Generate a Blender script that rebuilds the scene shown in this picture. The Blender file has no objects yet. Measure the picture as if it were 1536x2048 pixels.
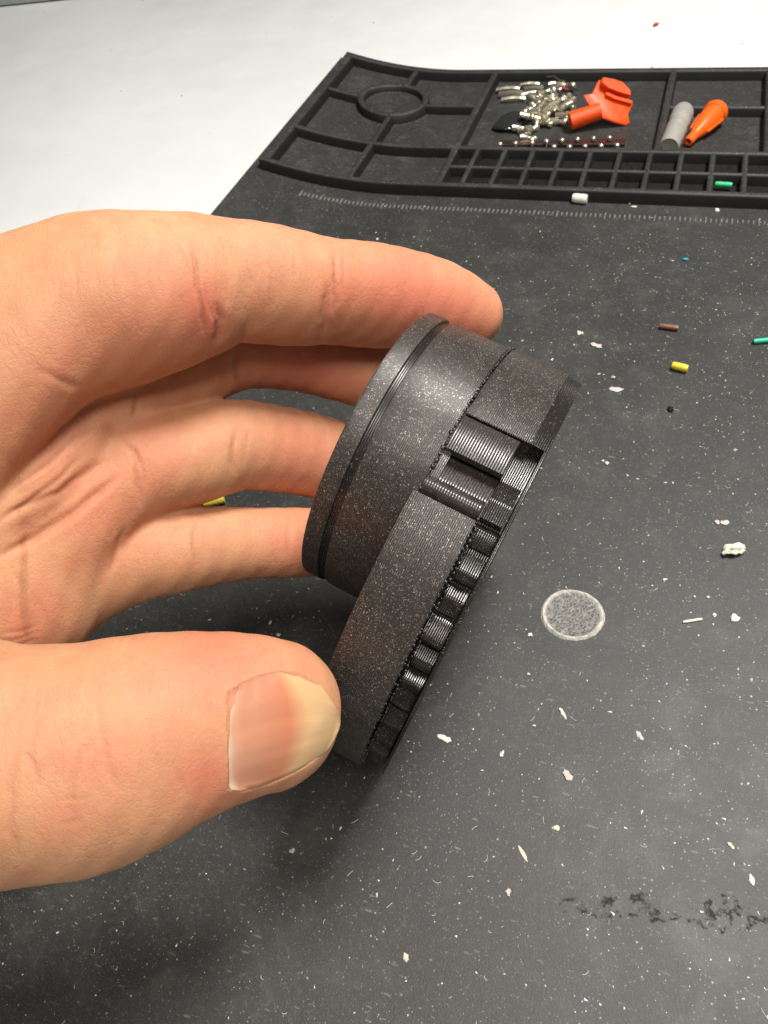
import bpy, bmesh, math, random
import numpy as np
from mathutils import Vector, Matrix
random.seed(7); rng = np.random.default_rng(7)
sc = bpy.context.scene; COL = sc.collection

# ------------------------------------------------------------------ camera, world, lamp, exposure
F, CX, CY, H = 1537.0, 768.0, 1024.0, 0.160
Xc = np.array([0.94416738, 0.15719204, -0.28954901])
Yc = np.array([0.30457587, -0.75154097, 0.5851664])
Zc = np.array([-0.12562444, -0.64068466, -0.75745737])
RW = np.array([Xc, Yc, Zc])                      # camera (x right, y down, z forward) -> world
CAM = np.array([0, 0, H])
cd = bpy.data.cameras.new('camera'); cam = bpy.data.objects.new('camera', cd); COL.objects.link(cam)
r_, d_, f_ = RW @ [1, 0, 0], RW @ [0, 1, 0], RW @ [0, 0, 1]
cam.matrix_world = Matrix(((r_[0], -d_[0], -f_[0], 0), (r_[1], -d_[1], -f_[1], 0), (r_[2], -d_[2], -f_[2], H), (0, 0, 0, 1)))
cd.sensor_fit = 'VERTICAL'; cd.sensor_height = 36; cd.sensor_width = 27; cd.lens = F / 2048 * 36
cd.clip_start = 0.005; cd.clip_end = 20
cd.dof.use_dof = True; cd.dof.focus_distance = 0.118; cd.dof.aperture_fstop = 75
sc.camera = cam

w = bpy.data.worlds.new('World'); sc.world = w; w.use_nodes = True
w.node_tree.nodes['Background'].inputs[0].default_value = (1.0, 0.95, 0.88, 1)
w.node_tree.nodes['Background'].inputs[1].default_value = 0.10

def lamp(name, loc, target, size, power, col):
    ld = bpy.data.lights.new(name, 'AREA'); ld.shape = 'RECTANGLE'; ld.size, ld.size_y = size; ld.energy = power; ld.color = col
    o = bpy.data.objects.new(name, ld); COL.objects.link(o); o.location = loc
    o.rotation_euler = (Vector(target) - Vector(loc)).to_track_quat('-Z', 'Y').to_euler()
    return o
lamp('desk_lamp_light', (0.22, 0.33, 0.76), (-0.05, 0.18, 0.0), (0.22, 0.15), 9.8, (1.0, 0.965, 0.915))
lamp('fill_light', (0.13, -0.13, 0.58), (-0.02, 0.1, 0.0), (0.20, 0.14), 2.3, (1.0, 0.95, 0.88))  # unseen second lamp, added to light the palm and lift the mat glare

sc.view_settings.view_transform = 'Standard'; sc.view_settings.look = 'None'
sc.view_settings.exposure = 0.0; sc.view_settings.gamma = 1.0
sc.cycles.use_denoising = True; sc.cycles.max_bounces = 8

# ------------------------------------------------------------------ helpers
def to_world(Pc): return np.atleast_2d(Pc) @ RW.T + CAM
def cam_pt(px, py, d): return np.array([(px - CX) / F * d, (py - CY) / F * d, d])
def at(px, py, z=0.0):
    dv = RW @ np.array([px - CX, py - CY, F]); return dv * ((z - H) / dv[2]) + CAM
def tag(o, label=None, cat=None, group=None, kind=None):
    for k, v in (('label', label), ('category', cat), ('group', group), ('kind', kind)):
        if v: o[k] = v
    return o
def empty(name, loc=(0, 0, 0), mat=None):
    o = bpy.data.objects.new(name, None); COL.objects.link(o); o.empty_display_size = .01
    if mat is not None: o.matrix_world = mat
    else: o.location = loc
    return o
def link(name, me, mat, parent=None, smooth=None):
    o = bpy.data.objects.new(name, me); COL.objects.link(o)
    if mat is not None and not me.materials: me.materials.append(mat)
    if parent is not None: o.parent = parent
    if smooth is not None:
        me.shade_smooth()
        if smooth < 180: me.set_sharp_from_angle(angle=math.radians(smooth))
    return o
def mesh(name, V, Fc):
    me = bpy.data.meshes.new(name); me.from_pydata([tuple(map(float, v)) for v in V], [], Fc); me.update(); return me
def obj(name, V, Fc, mat, parent=None, smooth=None): return link(name, mesh(name, V, Fc), mat, parent, smooth)
class MB:
    def __init__(s): s.V = []; s.F = []
    def add(s, V, Fc):
        n = len(s.V); s.V += [tuple(v) for v in V]; s.F += [tuple(i + n for i in f) for f in Fc]
    def build(s, name, mat, parent=None, smooth=None): return obj(name, s.V, s.F, mat, parent, smooth)

def lathe(profile, n=24, axis=None, caps=True):
    """profile [(r,h)] round local z"""
    V = []; Fc = []
    for r, h in profile:
        for k in range(n):
            a = 2 * math.pi * k / n; V.append((r * math.cos(a), r * math.sin(a), h))
    for i in range(len(profile) - 1):
        for k in range(n):
            k2 = (k + 1) % n; Fc.append((i * n + k, i * n + k2, (i + 1) * n + k2, (i + 1) * n + k))
    if caps:
        Fc.append(tuple(range(n - 1, -1, -1))); m = len(profile) - 1; Fc.append(tuple(m * n + k for k in range(n)))
    return V, Fc
def frame(p, q, up=(0, 0, 1)):
    z = (Vector(q) - Vector(p)).normalized(); u = Vector(up)
    if abs(z.dot(u)) > .97: u = Vector((1, 0, 0))
    x = u.cross(z).normalized(); y = z.cross(x)
    return Matrix(((x.x, y.x, z.x, p[0]), (x.y, y.y, z.y, p[1]), (x.z, y.z, z.z, p[2]), (0, 0, 0, 1)))
def tube(pts, r, n=8):
    pts = [Vector(p) for p in pts]; V = []; Fc = []
    for i, p in enumerate(pts):
        t = (pts[min(i + 1, len(pts) - 1)] - pts[max(i - 1, 0)]).normalized()
        x = t.cross(Vector((0.13, .2, 1))).normalized(); y = t.cross(x)
        rr = r[i] if isinstance(r, (list, tuple)) else r
        for k in range(n):
            a = 2 * math.pi * k / n; V.append(p + x * math.cos(a) * rr + y * math.sin(a) * rr)
    for i in range(len(pts) - 1):
        for k in range(n):
            k2 = (k + 1) % n; Fc.append((i * n + k, i * n + k2, (i + 1) * n + k2, (i + 1) * n + k))
    Fc.append(tuple(range(n - 1, -1, -1))); m = len(pts) - 1; Fc.append(tuple(m * n + k for k in range(n)))
    return V, Fc

# ------------------------------------------------------------------ material kit
class NT:
    def __init__(s, name):
        s.m = bpy.data.materials.new(name); s.m.use_nodes = True; s.t = s.m.node_tree
        s.b = s.t.nodes['Principled BSDF']
    def n(s, typ, **kw):
        nd = s.t.nodes.new(typ)
        for k, v in kw.items():
            if k.startswith('i_'): nd.inputs[k[2:].replace('_', ' ')].default_value = v
            else: setattr(nd, k, v)
        return nd
    def l(s, a, b): s.t.links.new(a, b)
    def math(s, op, a, b=None, c=None, clamp=False):
        nd = s.t.nodes.new('ShaderNodeMath'); nd.operation = op; nd.use_clamp = clamp
        for i, v in enumerate((a, b, c)):
            if v is None: continue
            if isinstance(v, (int, float)): nd.inputs[i].default_value = v
            else: s.l(v, nd.inputs[i])
        return nd.outputs[0]
    def ramp(s, x, a, b, lo=0.0, hi=1.0):
        nd = s.n('ShaderNodeMapRange'); nd.clamp = True
        s.l(x, nd.inputs[0])
        for i, v in zip((1, 2, 3, 4), (a, b, lo, hi)): nd.inputs[i].default_value = v
        return nd.outputs[0]
    def mix(s, fac, a, b):
        nd = s.n('ShaderNodeMix', data_type='RGBA')
        for i, v in ((0, fac), (6, a), (7, b)):
            if isinstance(v, (int, float)): nd.inputs[i].default_value = v
            elif isinstance(v, tuple): nd.inputs[i].default_value = v if len(v) == 4 else (*v, 1)
            else: s.l(v, nd.inputs[i])
        return nd.outputs[2]
    def co(s, scale=None, kind='Object', vec=None):
        if vec is None: vec = s.n('ShaderNodeTexCoord').outputs[kind]
        if scale is None: return vec
        mp = s.n('ShaderNodeMapping'); s.l(vec, mp.inputs[0])
        mp.inputs['Scale'].default_value = scale if isinstance(scale, tuple) else (scale,) * 3
        return mp.outputs[0]
    def noise(s, vec, scale, detail=3, rough=.55, dist=0):
        nd = s.n('ShaderNodeTexNoise'); s.l(vec, nd.inputs['Vector'])
        nd.inputs['Scale'].default_value = scale; nd.inputs['Detail'].default_value = detail
        nd.inputs['Roughness'].default_value = rough; nd.inputs['Distortion'].default_value = dist
        return nd.outputs[0]
    def voro(s, vec, scale, feature='F1', rand=1.0):
        nd = s.n('ShaderNodeTexVoronoi', feature=feature); s.l(vec, nd.inputs['Vector'])
        nd.inputs['Scale'].default_value = scale; nd.inputs['Randomness'].default_value = rand
        return nd
    def specks(s, vec, scale, frac, size):
        v = s.voro(vec, scale); sp = s.n('ShaderNodeSeparateColor'); s.l(v.outputs['Color'], sp.inputs[0])
        on = s.math('GREATER_THAN', sp.outputs[0], 1 - frac)
        rad = s.math('MULTIPLY', sp.outputs[1], size)
        return s.math('MULTIPLY', on, s.math('LESS_THAN', v.outputs['Distance'], rad))
    def bump(s, h, dist, strength=1.0, normal=None):
        nd = s.n('ShaderNodeBump'); nd.inputs['Strength'].default_value = strength; nd.inputs['Distance'].default_value = dist
        s.l(h, nd.inputs['Height'])
        if normal is not None: s.l(normal, nd.inputs['Normal'])
        return nd.outputs[0]
    def set(s, **kw):
        for k, v in kw.items():
            i = s.b.inputs[k.replace('_', ' ')]
            if isinstance(v, (int, float)): i.default_value = v
            elif isinstance(v, tuple): i.default_value = v if len(v) != 3 or i.type != 'RGBA' else (*v, 1)
            else: s.l(v, i)
        return s.m

def plain(name, col, rough=.5, metal=0.0, var=.25, bscale=900, bdist=.0001, **kw):
    t = NT(name); c = t.co()
    n = t.noise(c, bscale, 3)
    dark = tuple(x * (1 - var) for x in col); lite = tuple(min(1, x * (1 + var)) for x in col)
    t.set(Base_Color=t.mix(t.ramp(n, .3, .7), dark, lite), Roughness=t.ramp(t.noise(c, bscale * .6, 2), .3, .7, rough * .8, min(1, rough * 1.2)),
          Metallic=metal, Normal=t.bump(n, bdist, .6), **kw)
    return t.m

# table: white laminate with faint grey smears
t = NT('white_laminate'); c = t.co()
n1 = t.noise(c, 6, 4); n2 = t.noise(c, 40, 5, .6, .4)
col = t.mix(t.ramp(n1, .35, .7), (.81, .82, .81), (.72, .735, .735))
smear = t.math('MULTIPLY', t.ramp(n2, .60, .72), t.ramp(t.noise(c, 11, 2), .5, .62))
col = t.mix(t.math('MULTIPLY', smear, .35), col, (.50, .50, .48))
sp = t.specks(c, 170, .05, .10)
col = t.mix(t.math('MULTIPLY', sp, .6), col, (.30, .28, .25))
M_table = t.set(Base_Color=col, Roughness=t.ramp(n2, .3, .7, .32, .5), Normal=t.bump(t.noise(c, 260, 2), .00012, .35))

# rubber mat: dusty black
def mat_material(name, dust, scuff=False, k0=1.0):
    t = NT(name); c = t.co()
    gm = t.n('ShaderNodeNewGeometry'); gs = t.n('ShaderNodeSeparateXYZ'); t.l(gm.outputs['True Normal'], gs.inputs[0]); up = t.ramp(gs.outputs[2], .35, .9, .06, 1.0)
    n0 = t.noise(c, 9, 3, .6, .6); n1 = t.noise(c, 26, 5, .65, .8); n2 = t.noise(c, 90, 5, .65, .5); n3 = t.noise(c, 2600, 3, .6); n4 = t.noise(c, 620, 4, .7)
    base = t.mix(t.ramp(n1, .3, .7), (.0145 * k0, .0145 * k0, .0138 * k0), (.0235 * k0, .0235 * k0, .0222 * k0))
    base = t.mix(up, base, t.mix(t.ramp(n1, .3, .7), (.0150, .0150, .0143), (.0245, .0245, .0232)))  # upright wall faces keep the darker base: shade put into their colour
    dst = t.math('MULTIPLY', t.ramp(n0, .35, .68, .35, 1.0), t.math('MULTIPLY', up, dust))
    base = t.mix(t.math('MULTIPLY', t.ramp(n1, .50, .74), t.math('MULTIPLY', dst, .30)), base, (.060, .059, .055))
    base = t.mix(t.math('MULTIPLY', t.ramp(n2, .52, .74), t.math('MULTIPLY', dst, .55)), base, (.080, .079, .073))
    base = t.mix(t.math('MULTIPLY', t.ramp(n4, .54, .76), t.math('MULTIPLY', dst, .65)), base, (.10, .098, .091))
    base = t.mix(t.math('MULTIPLY', t.ramp(n3, .50, .74), t.math('MULTIPLY', up, .42)), base, (.10, .098, .09))
    clus = t.math('MULTIPLY', t.ramp(t.noise(c, 60, 4, .7), .38, .64, .25, 1.0), t.math('MULTIPLY', up, dust))
    for sc_, fr, sz, cc, k in ((2800, .16, .45, (.26, .25, .23), .7), (1500, .07, .34, (.42, .41, .37), .75), (760, .035, .20, (.55, .54, .49), .8)):
        base = t.mix(t.math('MULTIPLY', t.specks(c, sc_, fr, sz), t.math('MULTIPLY', clus, k)), base, cc)
    # lint and scratches: short bent marks with their own directions
    for rz, sx, sy, fr in ((.6, 900, 2900, .05), (-.5, 800, 3000, .04), (1.3, 700, 2700, .04), (2.2, 500, 2900, .02)):
        mp = t.n('ShaderNodeMapping'); t.l(c, mp.inputs[0]); mp.inputs['Rotation'].default_value = (0, 0, rz); mp.inputs['Scale'].default_value = (sx, sy, 400)
        wn_ = t.n('ShaderNodeTexNoise'); wn_.inputs['Scale'].default_value = .9; t.l(mp.outputs[0], wn_.inputs['Vector']); wr_ = t.mix(.45, mp.outputs[0], wn_.outputs['Color'])
        base = t.mix(t.math('MULTIPLY', t.specks(wr_, 1.0, fr, .34), t.math('MULTIPLY', clus, .38)), base, (.28, .27, .25))
    rgh = t.ramp(n2, .3, .7, .50, .60)
    if scuff:                                # a ragged worn line where the rubber skin is torn
        mp = t.n('ShaderNodeMapping'); t.l(c, mp.inputs[0]); mp.inputs['Location'].default_value = SC_LOC; mp.inputs['Rotation'].default_value = (0, 0, SC_ROT); mp.vector_type = 'TEXTURE'
        sx_ = t.n('ShaderNodeSeparateXYZ'); t.l(mp.outputs[0], sx_.inputs[0])
        off = t.math('MULTIPLY', t.math('SUBTRACT', t.noise(c, 110, 4, .65), .5), .020)
        dl = t.math('ABSOLUTE', t.math('ADD', sx_.outputs[1], off))
        ln = t.math('MULTIPLY', t.ramp(dl, .0, .0009, 1, 0), t.ramp(sx_.outputs[0], -.0005, .002))
        ln = t.math('MULTIPLY', ln, t.ramp(t.noise(c, 420, 4, .7), .46, .58))
        base = t.mix(t.math('MULTIPLY', ln, .62), base, (.006, .006, .006)); rgh = t.math('ADD', rgh, t.math('MULTIPLY', ln, .4))
    bn = t.bump(n3, .00006, .6, t.bump(n4, .00004, .5))
    return t.set(Base_Color=base, Roughness=rgh, Specular_IOR_Level=.60 * (.5 + .5 * k0), Normal=bn)
_a, _b = at(1110, 1815), at(1540, 1830)
SC_LOC = (float(_a[0]), float(_a[1]), 0.0); SC_ROT = math.atan2(_b[1] - _a[1], _b[0] - _a[0])
M_mat = mat_material('black_rubber', 1.0, True)
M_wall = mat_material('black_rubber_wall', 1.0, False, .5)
M_clean = plain('cell_shade_black', (.006, .006, .006), .6, var=.4, Specular_IOR_Level=.3)  # near-black colour that carries the shade inside the small cells

# printed black plastic with glitter and layer lines
def print_material(name, period=.00031, depth=.00004, rough=.40, flake=1.0, dark=1.0):
    t = NT(name); c = t.co(); sp = t.n('ShaderNodeSeparateXYZ'); t.l(c, sp.inputs[0])
    z = sp.outputs[2]
    wob = t.math('MULTIPLY', t.math('SUBTRACT', t.noise(c, 300, 2), .5), .00008)
    zz = t.math('DIVIDE', t.math('ADD', z, wob), period)
    fr = t.math('FRACT', zz); ln = t.math('SINE', t.math('MULTIPLY', fr, math.pi))
    wn = t.n('ShaderNodeTexWhiteNoise', noise_dimensions='1D'); t.l(t.math('FLOOR', zz), wn.inputs['W'])
    hgt = t.math('ADD', t.math('POWER', ln, .55), t.math('MULTIPLY', wn.outputs[0], .35))
    f1 = t.specks(c, 7400, .28 * flake, .75); f2 = t.specks(c, 4600, .04 * flake, .5)
    base = t.mix(t.ramp(t.noise(c, 500, 3), .3, .7), tuple(v * dark for v in (.0225, .0187, .0163)), tuple(v * dark for v in (.038, .0312, .0265)))
    base = t.mix(t.math('MULTIPLY', f1, t.ramp(t.noise(c, 900, 2), .35, .65, .35, .95)), base, (.36, .325, .27))
    base = t.mix(f2, base, (.52, .48, .40))
    fl = t.math('MAXIMUM', f1, f2)
    vn = t.voro(c, 2600)
    bn = t.bump(hgt, depth, 1.0)
    bn = t.bump(vn.outputs['Color'], .00003, .35, bn)
    return t.set(Base_Color=base, Roughness=t.math('SUBTRACT', rough, t.math('MULTIPLY', fl, .06)), Metallic=t.math('MULTIPLY', fl, .4),
                 Specular_IOR_Level=.7, Normal=bn)
M_print = print_material('glitter_print', flake=1.0)
M_print2 = print_material('glossy_print', period=.00034, depth=.00006, rough=.27, flake=.22, dark=.45)

M_print3 = print_material('ribbed_print', period=.00042, depth=.00006, rough=.30, flake=.4, dark=1.25)
# ------------------------------------------------------------------ setting: table
ZT = -.0026
V = []; N = 24
obj('tabletop', [(-1.3, -.9, ZT), (1.1, -.9, ZT), (1.1, 1.5, ZT), (-1.3, 1.5, ZT), (-1.3, -.9, ZT - .03), (1.1, -.9, ZT - .03), (1.1, 1.5, ZT - .03), (-1.3, 1.5, ZT - .03)],
    [(0, 1, 2, 3), (7, 6, 5, 4), (0, 4, 5, 1), (1, 5, 6, 2), (2, 6, 7, 3), (3, 7, 4, 0)], M_table)['kind'] = 'structure'

# ------------------------------------------------------------------ rubber mat with tray
def curl(x, y):
    q = max(0.0, (-.108 - x) / .058); return .0080 * q * q
def warp(V):
    return [(x, y, z + curl(x, y)) for x, y, z in V]
mat_root = tag(empty('rubber_mat'), 'black rubber work mat with a walled parts tray along its far edge', 'work mat')

def sheet():
    xs = np.concatenate([np.linspace(-.1750, -.10, 26), np.linspace(-.09, .19, 15)]); ys = np.linspace(-.09, .4072, 30)
    V = []; Fc = []
    nx, ny = len(xs), len(ys)
    for z in (0.0, -.0024):
        for y in ys:
            for x in xs: V.append((x, y, z))
    o = nx * ny
    for j in range(ny - 1):
        for i in range(nx - 1):
            a = j * nx + i; Fc.append((a, a + 1, a + nx + 1, a + nx)); Fc.append((o + a, o + a + nx, o + a + nx + 1, o + a + 1))
    for i in range(nx - 1): Fc.append((i + 1, i, o + i, o + i + 1)); a = (ny - 1) * nx + i; Fc.append((a, a + 1, o + a + 1, o + a))
    for j in range(ny - 1): a = j * nx; Fc.append((a, a + nx, o + a + nx, o + a)); a = j * nx + nx - 1; Fc.append((a + nx, a, o + a, o + a + nx))
    obj('mat_sheet', warp(V), Fc, M_mat, mat_root, 40)
sheet()
def wall(name, x0, x1, y0, y1, zt, draft=.0004, zb=-.0004, ch=.0004):
    """a rubber wall, drafted and with eased top edges, following the curl of the mat"""
    x0, x1, y0, y1 = [v * 1.0097 for v in (x0, x1, y0, y1)]; zt *= .86
    long_x = (x1 - x0) >= (y1 - y0); L = (x1 - x0) if long_x else (y1 - y0); n = max(1, int(L / .005))
    wd = (y1 - y0) if long_x else (x1 - x0); mid = (y0 + y1) / 2 if long_x else (x0 + x1) / 2
    c2 = min(.0009, wd * .38)
    prof = [(-wd / 2 - draft, zb), (-wd / 2, zt - c2), (-wd / 2 + c2 * .3, zt - c2 * .3), (-wd / 2 + c2, zt), (wd / 2 - c2, zt), (wd / 2 - c2 * .3, zt - c2 * .3), (wd / 2, zt - c2), (wd / 2 + draft, zb)]
    V = []; Fc = []; m = len(prof)
    for i in range(n + 1):
        s = (x0 if long_x else y0) + L * i / n
        for q, z in prof: V.append((s, mid + q, z) if long_x else (mid + q, s, z))
    for i in range(n):
        for k in range(m - 1):
            a = i * m + k; f = (a, a + m, a + m + 1, a + 1); Fc.append(f if not long_x else f[::-1])
    e0 = tuple(range(m)); e1 = tuple(n * m + k for k in range(m)); Fc += [e0[::-1] if not long_x else e0, e1 if not long_x else e1[::-1]]
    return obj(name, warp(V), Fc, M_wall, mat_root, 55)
YF, YM, YB = .2900, .3222, .4010
wall('rim', -.1690, .184, YB - .0021, YB + .0021, .0052)
wall('rim', -.1690, .184, YF - .0016, YF + .0016, .0056)
wall('rim', -.1695, -.1652, YF, YB, .0050)
wall('rim', -.1650, .182, YM - .0014, YM + .0014, .0052)
wall('divider', -.0932, -.0898, YF + .001, YB - .001, .0051)
wall('divider', -.1318, -.1290, YF + .001, .3505, .0047)
wall('divider', -.1335, -.1305, .3825, YB - .001, .0047)
wall('divider', -.1650, -.1505, .3625, .3650, .0046)
wall('divider', -.1172, -.0930, .3625, .3650, .0046)
wall('divider', -.0102, -.0068, YM + .001, YB - .001, .0051)
wall('divider', .0305, .0335, YM + .001, YB - .001, .0051)
wall('divider', .0720, .0750, YM + .001, YB - .001, .0051)
wall('divider', -.0070, .0306, .3625, .3650, .0046)
wall('divider', -.0905, .182, .3047, .3068, .0050)
for i in range(22):
    x = -.0815 + .01176 * i
    wall('cell_divider', x - .0012, x + .0012, YF + .0008, YM - .0008, .0050 + .00005 * (i % 2))
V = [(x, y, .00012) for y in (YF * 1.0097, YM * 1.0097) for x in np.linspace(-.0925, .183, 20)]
obj('cell_shade', V, [(i, i + 1, i + 21, i + 20) for i in range(19)], M_clean, mat_root)  # dark sheet laid over the cell floors, their shade put in as colour
# round well standing in the corner compartment
def well():
    cx, cy = -.1350, .3697; V = []; Fc = []; n = 48
    prof = [(.0178, -.0004), (.0172, .0036), (.0168, .0040), (.0145, .0040), (.0141, .0036), (.0137, .0014), (.0128, .0012)]
    for r, z in prof:
        for k in range(n):
            a = 2 * math.pi * k / n; V.append((cx + r * math.cos(a), cy + r * math.sin(a), z))
    for i in range(len(prof) - 1):
        for k in range(n): Fc.append((i * n + k, i * n + (k + 1) % n, (i + 1) * n + (k + 1) % n, (i + 1) * n + k))
    m = len(prof) - 1; Fc.append(tuple(m * n + k for k in range(n)))
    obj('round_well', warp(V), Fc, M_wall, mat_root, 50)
well()
# moulded ruler ticks along the tray
tk = MB()
for i in range(150):
    x = -.149 + .0018 * i
    L = .0042 if i % 10 == 0 else .0034 if i % 5 == 0 else .0024
    y0 = .2815 - L / 2; y1 = .2815 + L / 2; hw = .00038
    V = [(x - hw, y0, -.0001), (x + hw, y0, -.0001), (x + hw, y1, -.0001), (x - hw, y1, -.0001), (x - hw * .5, y0 + .0002, .00035), (x + hw * .5, y0 + .0002, .00035), (x + hw * .5, y1 - .0002, .00035), (x - hw * .5, y1 - .0002, .00035)]
    tk.add(warp(V), [(4, 5, 6, 7), (0, 1, 5, 4), (1, 2, 6, 5), (2, 3, 7, 6), (3, 0, 4, 7)])
M_tick = plain('dusty_rubber', (.16, .155, .145), .7, var=.5)
tk.build('ruler_ticks', M_tick, mat_root)['kind'] = 'stuff'

# ------------------------------------------------------------------ the printed ring
C0 = np.array([0.01898385, 0.01245935, 0.14554194]); AX = np.array([0.880514, 0.44856374, -0.15325036])
EN = np.array([-0.12887645, -0.08458333, -0.98804682]); ET = np.array([-0.4561644, 0.88973942, -0.0166675])
RB = .0406
cw = to_world(C0)[0]; b = [RW @ v for v in (EN, ET, AX)]
sgn = np.sign(np.dot(np.cross(b[0], b[1]), b[2]))
ringM = Matrix(((b[0][0], b[1][0], b[2][0], cw[0]), (b[0][1], b[1][1], b[2][1], cw[1]), (b[0][2], b[1][2], b[2][2], cw[2]), (0, 0, 0, 1)))
ring = tag(empty('printed_ring', mat=ringM), 'black glittery 3D printed ring held upright between thumb and index finger', 'printed ring')
D2R = math.pi / 180
def sector(name, t0, t1, a0, a1, rfun, rin, mat=M_print, nth=None, na=2, e=(0, 0), closed=False, sharp=32, ease=0.0):
    nth = nth or max(2, int((t1 - t0) / 1.0)); V = []; Fc = []
    if not callable(rfun): r0 = rfun; rfun = lambda th, a: r0
    avals = list(np.linspace(a0, a1, na + 1))
    if ease: avals = [a0, a0 + ease * .35, a0 + ease] + list(np.linspace(a0, a1, na + 1))[1:-1] + [a1 - ease, a1 - ease * .35, a1]
    k = len(avals)
    def pt(th, a, r): return (e[0] + r * math.cos(th * D2R), e[1] + r * math.sin(th * D2R), a)
    ths = [t0 + (t1 - t0) * i / nth for i in range(nth + (0 if closed else 1))]
    for th in ths:
        for j, a in enumerate(avals):
            r = rfun(th, a)
            if ease and j in (0, k - 1): r -= ease
            if ease and j in (1, k - 2): r -= ease * .3
            V.append(pt(th, a, r))
        V.append(pt(th, avals[-1], rin)); V.append(pt(th, avals[0], rin))
    m = k + 2; nn = len(ths)
    for i in range(nn if closed else nn - 1):
        i2 = (i + 1) % nn
        for j in range(m):
            j2 = (j + 1) % m; Fc.append((i * m + j, i2 * m + j, i2 * m + j2, i * m + j2))
    if not closed: Fc.append(tuple(range(m))); Fc.append(tuple((nn - 1) * m + j for j in range(m - 1, -1, -1)))
    if sgn < 0: Fc = [f[::-1] for f in Fc]
    me = mesh(name, V, Fc); bm = bmesh.new(); bm.from_mesh(me); bmesh.ops.recalc_face_normals(bm, faces=bm.faces); bm.to_mesh(me); bm.free()
    return link(name, me, mat, ring, sharp)
E2 = (.0095, -.0122)
# round body and rear flange, set off centre inside the big disc
sector('body', -180, 180, -.0242, -.0136, .0258, .0238, nth=180, e=E2, closed=True, ease=.0003)
sector('groove', -180, 180, -.0260, -.0240, .0252, .0230, M_print2, nth=180, e=E2, closed=True)
sector('flange', -180, 180, -.0287, -.0255, .0258, .0236, nth=180, e=E2, closed=True, na=4, ease=.00025)
sector('disc_floor', -180, 180, -.0139, -.0125, RB - .0016, .0215, nth=120, closed=True) if False else None
# thick web that joins body and disc
def web():
    n = 120; V = []; Fc = []
    for z in (-.0137, -.0122):
        for k in range(n):
            a = 2 * math.pi * k / n; V.append(((RB - .0012) * math.cos(a), (RB - .0012) * math.sin(a), z))
        for k in range(n):
            a = 2 * math.pi * k / n; V.append((E2[0] + .0240 * math.cos(a), E2[1] + .0240 * math.sin(a), z))
    for k in range(n):
        k2 = (k + 1) % n
        Fc += [(k, k2, n + k2, n + k), (2 * n + k, 3 * n + k, 3 * n + k2, 2 * n + k2), (k, 2 * n + k, 2 * n + k2, k2), (n + k, n + k2, 3 * n + k2, 3 * n + k)]
    me = mesh('web', V, Fc); bm = bmesh.new(); bm.from_mesh(me); bmesh.ops.recalc_face_normals(bm, faces=bm.faces); bm.to_mesh(me); bm.free()
    link('web', me, M_print, ring)
web()
TL, TB = -30.6, -9.2
def panel_r(th, a):
    r = RB - .00025
    if a > -.0026: r -= .0002 + .0015 * min(1, (a + .0026) / .0026)
    return r
sector('upper_panel', -180, TL, -.0133, -.0027, RB - .00020, RB - .0032, nth=150, na=6, ease=.0002)
sector('front_step', -180, TL - .4, -.0028, -.00005, lambda th, a: RB - .0006 - .0003 * (a + .0028) / .0028, RB - .0034, M_print2, nth=150, na=3)
sector('raised_band', TB, 180, -.0145, -.0045, RB + .0001, RB - .0030, nth=190, na=4, ease=.00025)
# floor of the lower strip and its thin front lip
sector('strip_floor', TL + .1, 180, -.0046, -.0006, RB - .0031, RB - .0036, M_print2, nth=210, na=3)
sector('front_lip', TL + .2, 180, -.00055, .0, RB - .00050, RB - .0036, M_print2, nth=210, na=1, ease=.00012)
# teeth of the lower strip: each a ratchet-like block
tooth_th = [-4.0, 3.4, 11.4, 18.4, 24.8, 30.6, 37.0, 45.6, 52.5, 59.5, 66.5]
prev = TB - 1.0
for i, te in enumerate(tooth_th):
    t0 = prev; t1 = te; h = (.0008, .0014, .0006, .0013, .0010, .0015, .0008, .0013, .0009, .0013, .0010)[i]
    def rf(th, a, t0=t0, t1=t1, h=h):
        q = max(0.0, min(1.0, (th - t0) / (t1 - t0)))
        pk = (.30, .62, .42, .70, .50, .36, .66, .45, .55, .4, .6)[i]
        up = min(1, q / pk) ** (.6 + .3 * (i % 3)); dn = max(0, (q - pk - .08) / (.92 - pk))
        return RB - .0028 + (h + .0007) * (up * (1 - (.35 + .12 * (i % 4)) * dn ** 1.6)) + .00012 * math.sin(i * 2.1 + a * 2500)
    sector('tooth', t0 + (.45, .9, .6, .3, .8, .5, .4, .8, .5, .6, .5)[i], t1 - (.5, .3, .8, .4, .6, .3, .7, .5, .4, .5, .4)[i], -.0043 + .0001 * (i % 3), -.00075, rf, RB - .0034, M_print2, nth=20, na=4, ease=.00030)
    prev = te
# latch pieces in the window between panel and band
def s1(th, a):
    q = (th - (TL + .6)) / 9.2; return RB - .00050 + .00035 * q + .0003 * math.sin(q * math.pi)
sector('latch_slat', TL + .6, -20.6, -.0135, -.0042, s1, RB - .0016, M_print3, nth=24, na=4, ease=.00012)
def s2(th, a):
    q = (th + 13.9) / 4.5; return RB - .0010 + .0013 * math.sin(max(0, min(1, q)) * math.pi) ** .7
sector('latch_slat', -13.9, -9.4, -.0136, -.0046, s2, RB - .0024, M_print3, nth=22, na=4, ease=.00015)
def wf(th, a):
    q = (th - TL) / (TB - TL); return RB - .0030 + .0014 * max(0, min(1, (th + 20.5) / 6.0))
sector('window_floor', TL + .1, TB + .2, -.0137, -.0044, wf, RB - .0036, M_print3, nth=40, na=4)
def st(th, a):
    q = max(0, min(1, (th + 20.5) / 5.5)); return RB - .0021 + .0014 * q
sector('latch_step', -22.5, -10.6, -.0043, -.0009, st, RB - .0026, M_print2, nth=24, na=3, ease=.00015)
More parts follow.
